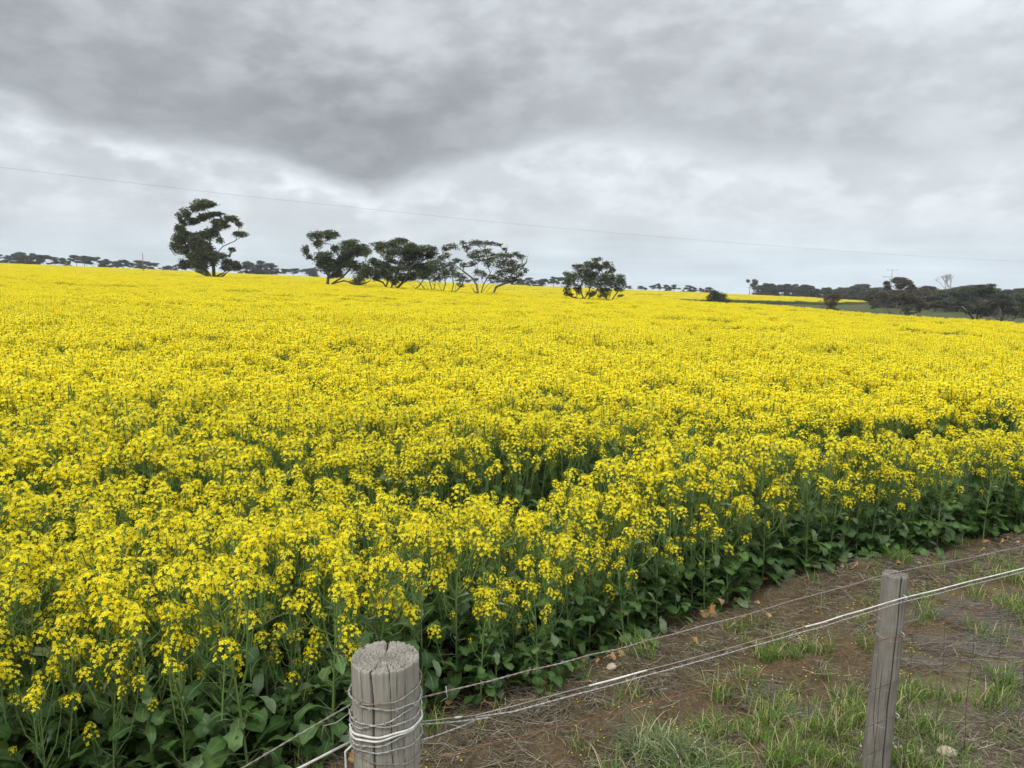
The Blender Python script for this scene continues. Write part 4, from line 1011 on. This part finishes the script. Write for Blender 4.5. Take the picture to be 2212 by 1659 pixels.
# ------------------------------------------------------------------ fence
def round_post(radius, height, seed, cracks, seg=120, rows=90, taper=1.0, oval=1.0, knob=0.0):
    rd = random.Random(seed); th = np.linspace(0, 2 * math.pi, seg, endpoint=False)
    zz = np.concatenate([np.linspace(-.35, height - .02, rows), [height - .01, height - .004]])
    v = []; f = []; ck = []
    def grooves(z):
        out = np.zeros(seg); dk = np.zeros(seg)
        for (a, wd, dp, z0, z1) in cracks:
            if not z0 <= z <= z1: continue
            aa = a + .05 * math.sin(z * 7 + a * 3) + .02 * math.sin(z * 23)
            d = np.abs((th - aa + math.pi) % (2 * math.pi) - math.pi)
            fadez = min(1, (z - z0) / .12 + .15) * min(1, (z1 - z) / .12 + (1 if z1 >= height else 0))
            k = np.exp(-(d / wd) ** 2) * fadez; out += dp * k; dk = np.maximum(dk, k)
        return out, dk
    for i, z in enumerate(zz):
        gr, dk = grooves(z)
        r = radius * (1 + (taper - 1) * (1 - z / height)) * (1 + .012 * np.sin(th * 3 + 1) + .02 * (vnoise(th * 3.0, np.full(seg, z * 3.0), 1, seed) - .5)) + (vnoise(th * 28, np.full(seg, z * 2.0), 1, seed * 3) - .5) * .0014 - gr
        if i == len(zz) - 1: r = r - .002
        zj = z + (rd.random() - .5) * 0
        jag = (vnoise(th * 16, np.zeros(seg), 1, seed + 5) - .5) * .009 if i >= len(zz) - 2 else 0
        for k in range(seg): v.append((r[k] * math.cos(th[k]), r[k] * oval * math.sin(th[k]), float(z + (jag[k] if i >= len(zz) - 2 else 0)))); ck.append(dk[k])
    n = len(zz)
    for i in range(n - 1):
        for k in range(seg):
            a = i * seg + k; b = i * seg + (k + 1) % seg; f.append((a, b, b + seg, a + seg))
    # end grain: rings and radial splits
    rings = 26; _, dk = grooves(height); top_r = radius
    for j in range(rings):
        q = 1 - (j + 1) / (rings + 1)
        ringz = (.5 + .5 * math.cos(q * 15 * math.pi)) * .006
        for k in range(seg):
            n1 = float(vnoise(th[k] * 14, q * 22, 1, seed)); blk = float(vnoise(th[k] * 26 * (.3 + q), math.floor(q * 10), 1, seed + 3))
            dd = dk[k] * (1 if q > .35 else q / .35)
            z = height - .012 + ringz + (blk - .5) * .013 + (n1 - .5) * .005 + (1 - q) * .004 - dd * .032
            rr = radius * q; v.append((rr * math.cos(th[k]), rr * oval * math.sin(th[k]), z)); ck.append(min(1, dd * .9 + (.45 if blk < .25 else 0) + (.25 if ringz < .0012 else 0)))
    base = n * seg
    for k in range(seg):
        k2 = (k + 1) % seg; f.append(((n - 1) * seg + k, (n - 1) * seg + k2, base + k2, base + k))
    for j in range(rings - 1):
        for k in range(seg):
            a = base + j * seg + k; b = base + j * seg + (k + 1) % seg; f.append((a, b, b + seg, a + seg))
    f.append(tuple(base + (rings - 1) * seg + k for k in range(seg)))
    g = Geo(); g.v = v; g.f = f; g.m = [0] * len(f)
    return g, ck
def put_post(name, g, ck, mat, parent, loc, rot, label=None):
    me = g.mesh(name, [M[mat]], True)
    a = me.attributes.new('crack', 'FLOAT', 'POINT'); a.data.foreach_set('value', np.asarray(ck, np.float32))
    o = link(name, me, parent, loc, rot)
    if label: o['label'] = label
    return o
def barbed(g, pts, r, barb=.085, twist=.055, seed=0, mi=0, bl=.014):
    """two twisted strands with four-point barbs"""
    rd = random.Random(seed); pts = [Vector(p) for p in pts]
    seg = [(pts[i + 1] - pts[i]).length for i in range(len(pts) - 1)]; L_ = sum(seg)
    def at(s):
        for i, q in enumerate(seg):
            if s <= q or i == len(seg) - 1: return pts[i].lerp(pts[i + 1], min(1, s / max(q, 1e-9))), (pts[i + 1] - pts[i]).normalized()
            s -= q
    n = max(3, int(L_ / .009))
    for ph in (0, math.pi):
        c = []
        for i in range(n + 1):
            s = L_ * i / n; p, d = at(s); u = d.orthogonal().normalized(); v = d.cross(u); a = s / twist * 2 * math.pi + ph
            c.append(p + (u * math.cos(a) + v * math.sin(a)) * r * .95)
        g.tube(c, r, 4, mi)
    s = rd.uniform(.02, barb)
    while s < L_:
        p, d = at(s); u = d.orthogonal().normalized(); v = d.cross(u)
        ring = []
        for k in range(13):
            a = k / 12 * 4 * math.pi; ring.append(p + (u * math.cos(a) + v * math.sin(a)) * r * 2.3 + d * (k - 6) * r * .55)
        g.tube(ring, r * .75, 4, mi)
        for k in range(4):
            a = rd.uniform(0, 6.28); w_ = (u * math.cos(a) + v * math.sin(a) + d * rd.uniform(-.5, .5)).normalized()
            g.tube([p + d * (k - 1.5) * r, p + w_ * bl], [r * .75, r * .3], 3, mi)
        s += barb * rd.uniform(.85, 1.15)
def sag(a, b, s, n=14, seed=0, j=.0):
    rd = random.Random(seed); a = Vector(a); b = Vector(b)
    return [a.lerp(b, k / n) + Vector((rd.uniform(-j, j) * (0 < k < n), rd.uniform(-j, j) * (0 < k < n), -4 * s * (k / n) * (1 - k / n) + rd.uniform(-j, j) * (0 < k < n))) for k in range(n + 1)]
def build_fence():
    gA = tz(FA.x, FA.y); gB = tz(FB.x, FB.y)
    e = empty('wire_fence', (FA.x, FA.y, gA)); tag(e, 'barbed wire fence on weathered grey timber posts along the brown track', 'fence')
    off = Vector((FA.x, FA.y, gA))
    def W(v): return Vector(v) - off
    RA, RB = .109, .060
    HA = CAM_Z + ray(386, 655).z * (2.373 / ray(386, 655).y) - gA
    cr = [(-1.81, .022, .016, -.3, 9), (-2.2, .009, .006, .45, 9), (-1.22, .009, .006, .3, 9), (-.80, .007, .004, .65, 9), (-1.03, .006, .003, .95, 9), (-2.75, .010, .004, .4, 9), (-.45, .010, .004, .5, 9),
          (.6, .03, .012, 0, 9), (1.6, .03, .012, 0, 9), (2.5, .02, .01, 0, 9)]
    g, ck = round_post(RA, HA, 4, cr, 260, 70, 1.0)
    pa = put_post('strainer_post', g, ck, 'post', e, (0, 0, 0), (0, 0, 0), 'thick round grey post with split end grain, wrapped in wire')
    HB = 1.13
    cr = [(-1.55, .045, .012, -.3, 9), (-1.25, .018, .004, .6, 9), (-2.3, .02, .003, -.3, .7), (-.8, .02, .003, .3, 9), (.8, .05, .01, -.2, 9), (2.4, .04, .01, -.2, 9)]
    g, ck = round_post(RB, HB, 8, cr, 150, 80, 1.12)
    pb = put_post('post', g, ck, 'post2', e, W((FB.x - .028, FB.y, gB)), (R(-1.0), R(2.8), 0), 'thin leaning grey post with a long dark crack')
    # posts beyond the frame that carry the wires on
    FCp = FB + FD * 3.3; gC = tz(FCp.x, FCp.y)
    g, ck = round_post(RB, 1.15, 12, cr, 60, 40, 1.1); put_post('post', g, ck, 'post2', e, W((FCp.x, FCp.y, gC)), (0, R(1), 1))
    dL = Vector((-.74, -.67)); FL = FA + dL * 3.0; gL = tz(FL.x, FL.y)
    g, ck = round_post(RB, 1.15, 13, cr, 60, 40, 1.1); put_post('post', g, ck, 'post2', e, W((FL.x, FL.y, gL)), (0, R(-1), 2))
    # heights of the wires at each post
    def zrow(px, row, y): d = ray(px, row); return CAM_Z + d.z * y / d.y
    s_ = Vector((FD.y, -FD.x)) * 1.0                              # road side of the fence
    frontB = FB + s_ * (RB + .004); frontA = FA + FD * RA * .75 + s_ * RA * .66
    frontC = FCp + s_ * (RB + .004)
    def wire(name, mat, pts, r, barb=None, label=None, seed=0):
        g = Geo(); pts = [W(p) for p in pts]
        if barb: barbed(g, pts, r, barb=barb, seed=seed)
        else: g.tube(pts, r, 6)
        o = link(name, g.mesh(name, [M[mat]], True), e)
        if label: o['label'] = label
        return o
    ya = frontA.y
    zA1 = zrow(421, 708, ya); zB1 = zrow(893, 577, frontB.y); zC1 = zrow(1165, 512, frontC.y)
    topB = Vector((FB.x - .005, FB.y, gB + HB + .004))
    A1 = (FA.x + FD.x * RA, FA.y + FD.y * RA - .02, zA1)
    B1 = (frontB.x, frontB.y, zB1)
    p1 = sag(A1, topB, .012, 18, 1, .003); p2 = sag(topB, (frontC.x, frontC.y, gC + 1.13), .02, 14, 2, .003)
    wire('barbed_wire', 'oldwire', p1 + p2[1:], .0016, .11, 'topmost barbed wire crossing over the thin post', 1)
    zB2 = zrow(893, 598, frontB.y); zA2 = zrow(425, 733, ya)
    KN = Vector((FA.x + FD.x * .33, FA.y + FD.y * .33 - .03, zrow(452, 716, FA.y + .13)))
    q0 = [(frontA.x, frontA.y, zrow(421, 722, ya)), KN]
    q = q0 + sag(KN, (frontB.x, frontB.y, zB2), .012, 16, 3, .002)[1:] + sag((frontB.x, frontB.y, zB2), (frontC.x, frontC.y, gC + 1.03), .02, 12, 4, .003)[1:]
    # plain wire, part of it still in its white sheath
    def col_px(p): return 512 + F_PX * p[0] / (p[1] * math.cos(PITCH) + (CAM_Z - p[2]) * math.sin(PITCH))
    fineq = []
    for a, b in zip(q[:-1], q[1:]):
        fineq += [Vector(a).lerp(Vector(b), k / 8) for k in range(8)]
    fineq.append(Vector(q[-1]))
    wire('plain_wire', 'oldwire', [p for p in fineq if col_px(p) < 812], .0019, None, 'bare brown length of the sheathed wire')
    for a, b, lab in ((448, 462, 'short white sheath next to the thick post'), (588, 650, 'middle length of white sheath above the bare track'), (804, 9999, 'long white sheath crossing the thin post')):
        wire('sheathed_wire', 'white', [p for p in fineq if a <= col_px(p) <= b], .0036, None, lab)
    dn = Vector((0, 0, -.019))
    q2 = [KN + dn * .3] + [Vector(p) + dn + Vector((0, -.004, 0)) for p in q[2:]]
    wire('barbed_wire', 'galv', q2, .0015, .10, 'blue grey barbed wire hanging just under the sheathed wire', 2)
    wire('barbed_wire', 'galv', sag((frontA.x, frontA.y, zrow(421, 741, ya)), KN + dn, .004, 6, 5), .0015, .09, 'short barbed tail rising from the thick post to the knot', 3)
    wire('barbed_wire', 'galv', sag((frontA.x - .01, frontA.y + .02, zrow(421, 728, ya)), KN + dn + Vector((.05, .02, 0)), .004, 6, 6), .0015, .09, None, 4)
    # left of the thick post
    L0 = Vector((FA.x - RA * .95, FA.y - .02, zrow(350, 700, FA.y))); tgt = on_z(238, 768, L0.z - .02)
    dd = (tgt - L0); L1 = L0 + dd * (2.9 / max(.2, Vector((dd.x, dd.y)).length))
    wire('barbed_wire', 'oldwire', sag(L0, L1, .015, 14, 7, .003), .0016, .12, 'top barbed wire running left from the thick post', 5)
    L2 = Vector((FA.x - RA * .95, FA.y - .03, zrow(352, 735, FA.y))); t2 = on_z(298, 768, L2.z - .01)
    dd = (t2 - L2); L3 = L2 + dd * (2.9 / max(.2, Vector((dd.x, dd.y)).length))
    wire('sheathed_wire', 'white', sag(L2, L3, .01, 10, 8), .0042, None, 'white sheathed wire running left from the thick post')
    # coils round the thick post
    def coil(z0, tilt, ph, turns=1.0):
        n = int(64 * turns); out = []
        for k in range(n + 1):
            a = ph + 2 * math.pi * k / 64; rr = RA + .0075
            out.append(Vector((FA.x + math.cos(a) * rr, FA.y + math.sin(a) * rr, gA + z0 + tilt * math.cos(a - .2 - .5 * math.sin(ph * 2)) + .005 * math.sin(2 * a + ph * 3) + .0025 * math.sin(7 * a + ph))))
        return out
    zr = lambda row: zrow(386, row, FA.y - RA) - gA
    for i, (row, tilt, mat, rad, barb, lab) in enumerate([
        (702, .020, 'oldwire', .0015, .10, None), (711, -.018, 'galv', .0016, .07, None), (721, .036, 'galv', .0015, .085, None), (726, .006, 'galv', .0016, .07, None),
        (744, .022, 'galv', .0016, .085, None), (752, .004, 'galv', .0016, .075, None), (765, -.014, 'oldwire', .0013, .10, None)]):
        wire('wire_coil', mat, coil(zr(row), tilt, i * .7), rad, barb, None, 20 + i)
    for i, (row, tilt) in enumerate([(736, .006), (738.5, .014)]):
        wire('wire_coil', 'white', coil(zr(row), tilt, -2.9, .78 if i else .6), .0040, None, 'white sheathed wire coil round the thick post')
    wire('wire_tail', 'white', [L2 + Vector((.02, -.01, .01)), L2 + Vector((-.02, -.03, -.02)), L2 + Vector((-.018, -.035, -.07)), L2 + Vector((-.03, -.03, -.12))], .0038, None, 'broken white wire end dangling beside the thick post')
    wire('wire_tail', 'oldwire', [L0 + Vector((0, -.01, -.02)), L0 + Vector((-.05, -.02, -.055)), L0 + Vector((-.09, -.03, -.06)), L0 + Vector((-.10, -.03, -.11))], .0017, None)
    wire('wire_tail', 'galv', [Vector(A1) + Vector((.08, 0, -.01)), Vector(A1) + Vector((.105, -.01, .01)), Vector(A1) + Vector((.10, -.01, .05))], .0016, None)
    # stock netting: line wires and uprights
    hs = [(zrow(893, 635, frontB.y) - gB, 'rust'), (zrow(890, 681, frontB.y) - gB, 'galv'), (zrow(888, 716, frontB.y) - gB, 'galv'), (zrow(886, 744, frontB.y) - gB, 'galv'), (.13, 'galv'), (.03, 'galv')]
    lines = []
    for i, (h, mat) in enumerate(hs):
        hA = h + .08 - i * .012
        a = Vector((frontA.x, frontA.y, gA + max(hA, .02))); b = Vector((frontB.x, frontB.y, gB + h)); c = Vector((frontC.x, frontC.y, gC + h))
        pa_ = sag(a, b, .006, 12, 40 + i, .004); pc_ = sag(b, c, .006, 14, 60 + i, .005)
        wire('line_wire', 'rust' if i == 0 else 'oldnet', pa_ + pc_[1:], .0015 if i else .0018, None, 'rusty top line wire of the netting' if i == 0 else None); lines.append(pa_ + pc_[1:])
    def on_line(l, s):
        n = len(l) - 1; k = min(n - 1, int(s * n)); return Vector(l[k]).lerp(Vector(l[k + 1]), s * n - k)
    g0 = None
    for k in range(22):
        s = (k + .5) / 22; rd = random.Random(k)
        pts = [on_line(l, s) + Vector((rd.uniform(-.01, .01), rd.uniform(-.006, .006), 0)) for l in lines]
        wire('upright_wire', 'oldnet', pts, .0016)
    # staples on the thin post
    for (row, px) in ((635, 896), (716, 892), (598, 897)):
        z = zrow(px, row, frontB.y); c = Vector((frontB.x + .012, frontB.y + .004, z))
        wire('staple', 'white', [c + Vector((-.004, .012, .010)), c + Vector((.0, -.006, .010)), c + Vector((.006, -.009, .0)), c + Vector((.004, -.006, -.010)), c + Vector((0, .012, -.010))], .0019)
build_fence()

# ------------------------------------------------------------------ ground litter, grass, stones
def blade_tuft(seed, n, h, spread, wd, curl, segs=3):
    rd = random.Random(seed); g = Geo()
    for _ in range(n):
        a = rd.uniform(0, 6.28); r0 = rd.random() ** .6 * spread; p = Vector((math.cos(a) * r0, math.sin(a) * r0, -.01))
        b = rd.uniform(0, 6.28); L_ = h * rd.uniform(.5, 1.15); e = rd.uniform(1.0, 1.5); w_ = wd * rd.uniform(.7, 1.2); cu = curl * rd.uniform(.4, 1.3)
        side = Vector((-math.sin(b), math.cos(b), 0)); vs = []
        for k in range(segs + 1):
            f = k / segs; ww = w_ * (1 - f ** 2 * .92)
            vs += [tuple(p - side * ww), tuple(p + side * ww)]
            p = p + Vector((math.cos(b) * math.cos(e), math.sin(b) * math.cos(e), math.sin(e))) * L_ / segs; e -= cu / segs * (1 + f)
        g.add(vs, [(2 * k, 2 * k + 1, 2 * k + 3, 2 * k + 2) for k in range(segs)], 0)
    return g
def straw_mat(seed, n, size, L0, L1, r, lift=.02, bundle=None):
    rd = random.Random(seed); g = Geo()
    for _ in range(n):
        a = rd.gauss(bundle, .45) if bundle is not None else rd.uniform(0, 6.28)
        L_ = rd.uniform(L0, L1); c = Vector((rd.uniform(-size, size), rd.uniform(-size, size), rd.uniform(.0, lift)))
        d = Vector((math.cos(a), math.sin(a), rd.uniform(-.15, .25))) * L_ / 2; k = Vector((-math.sin(a), math.cos(a), 0)) * rd.uniform(-.1, .1) * L_
        g.tube([c - d, c + k, c + d], [r, r, r * .7], 3, 0, False)
    return g
def region_scatter(name, n, prob, protos, label, cat, smin, smax, zoff=0.0, flat=False, box=(-2.2, 9, 1.6, 11)):
    pts, rots, scl, idx = [], [], [], []
    X_ = rng.uniform(box[0], box[1], n); Y_ = rng.uniform(box[2], box[3], n)
    # thin out with distance so that density in the picture stays even
    u, v = fence_uv(X_, Y_); e = Y_ - edge_y(X_)
    pr = prob(X_, Y_, u, v, e); k = rng.random(n) < pr
    X_, Y_ = X_[k], Y_[k]; Z_ = terrain(X_, Y_) + micro(X_, Y_)
    for x, y, z in zip(X_, Y_, Z_):
        s = rnd.uniform(smin, smax); pts.append((x, y, z + zoff)); rots.append((0, 0, rnd.uniform(0, 6.28))); scl.append((s, s, s)); idx.append(rnd.randrange(len(protos)))
    print(name, len(pts))
    return scatter(name, pts, rots, scl, idx, protos, label, cat)
# spots of green grass seen on the verge
GSP = [on_ground(*q) for q in ((770, 655), (800, 650), (835, 755), (870, 700), (845, 700), (905, 700), (910, 760), (925, 705), (930, 735), (1010, 580), (900, 568), (985, 640), (800, 740), (760, 745), (880, 735), (725, 700), (950, 770), (1015, 690), (700, 640), (790, 700), (640, 660), (700, 750), (735, 760), (770, 765), (790, 740), (845, 765), (720, 728), (680, 765), (990, 600), (1018, 612))]
GSZ = [.16, .13, .3, .2, .2, .18, .22, .12, .14, .2, .12, .1, .26, .2, .2, .08, .12, .14, .08, .12, .07, .17, .18, .18, .17, .2, .12, .15, .1, .14]
def near_spots(x, y, k=1.0):
    m = np.zeros_like(x)
    for p, s in zip(GSP, GSZ): m = np.maximum(m, np.exp(-((x - p.x) ** 2 + (y - p.y) ** 2) / (s * k * (.75 + .6 * fbm(x, y, 5, 2, 64))) ** 2))
    return m
tufts = [blade_tuft(900 + i, 26, rnd.uniform(.08, .14), .045, .0019, rnd.uniform(.7, 1.5)).mesh('tuft', [M['grass']]) for i in range(6)]
region_scatter('grass', 70000, lambda x, y, u, v, e: np.clip((near_spots(x, y) ** 1.4 * .75 * sstep(.34, .60, fbm(x, y, 7, 2, 15)) + .035 * sstep(.5, .62, fbm(x, y, 1.6, 3, 31)) * (v < .6) + .022) * (e < .1), 0, 1),
   tufts, 'short bright green grass tufts scattered over the verge and track', 'grass', .55, 1.8)
straws = [straw_mat(930 + i, 26, .12, .04, .15, .0015, .03).mesh('straw', [M['straw']]) for i in range(5)] + [straw_mat(945 + i, 26, .12, .03, .10, .0015, .015).mesh('straw', [M['straw']]) for i in range(2)]
def straw_p(x, y, u, v, e):
    verge_ = 1 - sstep(-.1, .45, v + (fbm(x, y, 1.4, 3, 3) - .5) * .8)
    foot = np.exp(-((e + .28) / .22) ** 2)
    mid = sstep(.55, .66, fbm(x, y, 1.8, 3, 91)) * .35
    return np.clip(verge_ * .9 * (1 - .6 * near_spots(x, y, .8)) + foot * .42 + mid * (v > 0) * .7 + .04, 0, 1) * (e < .1)
region_scatter('dry_straw', 34000, straw_p, straws, 'pale dry straw and stubble littering the verge and the crop foot', 'straw', .6, 1.25)
gs_c = [on_ground(*q) for q in ((945, 645), (985, 635), (1010, 660), (960, 670), (930, 660), (775, 700), (1000, 620))]
def gst(x, y, u, v, e):
    m = np.zeros_like(x)
    for p, s in zip(gs_c, (.35, .4, .3, .3, .25, .2, .3)): m = np.maximum(m, np.exp(-((x - p.x) ** 2 + (y - p.y) ** 2) / s ** 2))
    return m ** 1.2 * .8
gstraw = [straw_mat(960 + i, 34, .12, .12, .30, .0014, .07, bundle=.0).mesh('grey stalks', [M['greystraw']]) for i in range(3)]
o = region_scatter('grey_stalks', 5500, gst, gstraw, 'flattened grey dry stalks lying behind the thin post', 'dry stalks', .7, 1.2)
a_ = o.data.attributes['rot']; rr_ = np.zeros(len(a_.data) * 3, np.float32); a_.data.foreach_get('vector', rr_); rr_ = rr_.reshape(-1, 3); rr_[:, 2] = rng.normal(-.35, .35, len(rr_)); a_.data.foreach_set('vector', rr_.ravel())
sedge = [blade_tuft(980 + i, 30, .11, .05, .0016, 2.2).mesh('sedge', [M['rustgrass']]) for i in range(2)]
rs_c = [on_ground(*q) for q in ((808, 668), (800, 672), (800, 705), (825, 712))]
region_scatter('rusty_sedge', 5000, lambda x, y, u, v, e: sum(np.exp(-((x - p.x) ** 2 + (y - p.y) ** 2) / .09 ** 2) for p in rs_c) * .35, sedge, 'rust-coloured dry sedge among the green grass', 'dry grass', .7, 1.2)
pt = Geo(); pt.add([(-.004, -.0035, .003), (.004, -.003, .001), (.0045, .0035, .004), (-.003, .004, .002)], [(0, 1, 2, 3)], 0)
pt2 = Geo()
for k in range(6):
    a = k * 1.7; pt2.add([(math.cos(a) * .08 + d[0], math.sin(a * 1.3) * .08 + d[1], .004) for d in ((-.004, -.003), (.004, -.0035), (.0045, .0035), (-.0035, .004))], [(0, 1, 2, 3)], 0)
region_scatter('fallen_petals', 9000, lambda x, y, u, v, e: np.clip(np.exp(-((e + .7) / .75) ** 2) * .55 * sstep(.35, .6, fbm(x, y, 2.5, 2, 77)) * (e < -.05), 0, 1), [pt.mesh('petals', [M['petal']]), pt2.mesh('petals', [M['petal']])],
   'tiny yellow petals fallen on the brown track', 'petals', .8, 1.4, .006)
def lump(seed, r, sub=2, rough=.25, sq=.6):
    import bmesh
    bm = bmesh.new(); bmesh.ops.create_icosphere(bm, subdivisions=sub, radius=r); rd = random.Random(seed)
    for v in bm.verts:
        d = v.co.normalized(); n = float(vnoise(d.x * 2 + d.z, d.y * 2 + seed, 1, seed)); v.co = v.co * (1 + (n - .5) * 2 * rough); v.co.z *= sq; v.co.x *= 1.15
    me = bpy.data.meshes.new('lump'); bm.to_mesh(me); bm.free()
    for p in me.polygons: p.use_smooth = sub > 1
    return me
clods = []
for i in range(4):
    me = lump(i, .012, 1, .4, .7); me.materials.append(M['clod']); clods.append(me)
region_scatter('soil_crumbs', 30000, lambda x, y, u, v, e: np.clip(((v > .2) * .35 + .06) * (e < .25), 0, 1), clods, 'loose crumbs and clods of brown earth on the track', 'soil', .25, 1.3)
pv = []
for i in range(3):
    me = lump(20 + i, .012, 2, .2, .65); me.materials.append(M['stone']); pv.append(me)
region_scatter('gravel', 3000, lambda x, y, u, v, e: np.full_like(x, .10) * (e < .1), pv, 'small pale gravel scattered in the soil and grass', 'gravel', .3, 1.0)
def stone(px, row, size, label, seed, sq=.6):
    p = on_ground(px, row); me = lump(seed, size, 3, .22, sq); me.materials.append(M['stone'])
    o = link('stone', me, None, (p.x, p.y, zsurf(p.x, p.y) + size * .42), (0, 0, seed)); tag(o, label, 'stone', 'pale stones near the thin post')
stone(946, 757, .047, 'largest pale stone, right of the foot of the thin post', 41)
stone(943, 742, .040, 'flat pale stone just above the largest stone', 42, .45)
stone(928, 765, .022, 'small round stone left of the largest stone', 43, .7)
stone(918, 569, .020, 'small pale stone on the verge beside the white sheathed wire', 44)
stone(611, 678, .030, 'cream-coloured stone on the track near the middle of the picture', 45)
def snails():
    me = lump(60, .0085, 2, .05, .85); me.materials.append(M['shell']); first = None
    for k, (px, row) in enumerate(((893, 747), (895, 751), (901, 752), (880, 758), (908, 757), (917, 752), (922, 757), (927, 737), (935, 733), (938, 738), (887, 762), (860, 752), (905, 765), (850, 765), (925, 718))):
        p = on_ground(px, row); o = link('snail_shell', me, None, (p.x, p.y, zsurf(p.x, p.y) + .022), (0, 0, k))
        tag(o, 'tiny white snail shell on the littered ground around the thin post', 'snail shell', 'snail shells around the thin post')
snails()
def withered():
    rd = random.Random(77)
    spots = [((708, 610), 'bright orange withered leaf cluster leaning out of the crop above the top wire', 3, .13), ((619, 658), 'pinkish crumpled withered leaf hanging by the white wire', 1, .10), ((642, 648), 'tan curled dead leaf on the crop foot beside the pink leaf', 1, .10),
             ((600, 668), 'small pale dead leaf on bare soil at the crop foot', 1, .06), ((808, 565), 'pale orange withered leaf on the soil left of the thin post', 2, .10), ((775, 562), 'yellowish dying leaf under the crop edge behind the thin post', 1, .09),
             ((950, 530), 'cream dead leaf at the crop edge, upper right', 1, .08), ((965, 533), 'pale twisted dead leaf at the far right crop edge', 1, .09), ((912, 514), 'dull orange leaf low in the far right crop edge', 2, .09), ((458, 705), 'brown rotting leaf at the foot of the crop right of the thick post', 1, .10),
             ((340, 755), 'yellow dying leaf beside the base of the thick post on the left', 2, .12)]
    for (px, row), lab, n, L_ in spots:
        p = on_ground(px, row, .03); g = Geo()
        for k in range(n):
            leaf(g, (rd.uniform(-.05, .05), rd.uniform(-.03, .03), .03 + .05 * k), rd.uniform(3.6, 5.8), L_ * rd.uniform(1.1, 1.6), L_ * .30, rd.uniform(.6, 1.6), rd, 0, True, rd.uniform(.0, .6))
        o = link('withered_leaf', g.mesh('withered_leaf', [M['dead_leaf'], M['dead_leaf']], True), None, (p.x, p.y, zsurf(p.x, p.y) + .005)); tag(o, lab, 'leaf', 'withered canola leaves')
withered()
def foot_leaves():
    rd = random.Random(123); ms = []
    for k in range(4):
        g = Geo(); L_ = rd.uniform(.07, .11)
        leaf(g, (0, 0, .015), 0, L_ * 1.5, L_ * .34, rd.uniform(.8, 2.0), rd, 0, True, rd.uniform(.2, .7)); ms.append(g.mesh('withered_leaf', [M['dead_leaf'], M['dead_leaf']], True))
    for k in range(46):
        x = rd.uniform(-.3, 7.5); y = float(edge_y(x)) + rd.uniform(-.22, .12); c = pcol(x, y)
        o = link('withered_leaf', rd.choice(ms), None, (x, y, zsurf(x, y) + .01), (rd.uniform(-.2, .2), rd.uniform(-.2, .2), rd.uniform(0, 6.28)))
        s_ = rd.uniform(.6, 1.1); o.scale = (s_, s_, s_)
        tag(o, 'small dry tan leaf fallen along the foot of the canola edge', 'leaf', 'dry leaves along the crop foot')
foot_leaves()
def tussocks():
    for (px, row, s, lab) in ((650, 756, 1.5, 'large arching grey-green grass tussock at the bottom, between the two posts'), (692, 772, 1.3, 'smaller grass tussock at the bottom frame edge, right of the large tussock')):
        p = on_ground(px, row); g = blade_tuft(int(px), 260, .34 * s / 1.5, .14, .0028, 2.1, 5)
        o = link('grass_tussock', g.mesh('grass_tussock', [M['bluegrass']], False), None, (p.x, p.y, zsurf(p.x, p.y))); tag(o, lab, 'grass tussock')
tussocks()

# ------------------------------------------------------------------ air
def haze():
    x0, x1, y0, y1, z0, z1 = -2400, 2400, -900, 2400, -75, 60
    g = Geo(); v = [(x, y, z) for z in (z0, z1) for y in (y0, y1) for x in (x0, x1)]
    g.add(v, [(0, 2, 3, 1), (4, 5, 7, 6), (0, 1, 5, 4), (2, 6, 7, 3), (0, 4, 6, 2), (1, 3, 7, 5)])
    m = bpy.data.materials.new('haze'); m.use_nodes = True; t = m.node_tree; t.nodes.clear()
    o = N(t, 'ShaderNodeOutputMaterial'); p = N(t, 'ShaderNodeVolumePrincipled'); p.inputs['Color'].default_value = (.92, .96, 1, 1); p.inputs['Density'].default_value = .00024
    t.links.new(p.outputs[0], o.inputs['Volume'])
    ob = link('haze', g.mesh('haze', [m])); tag(ob, 'thin pale air softening the farthest trees', 'haze', kind='stuff')
haze()
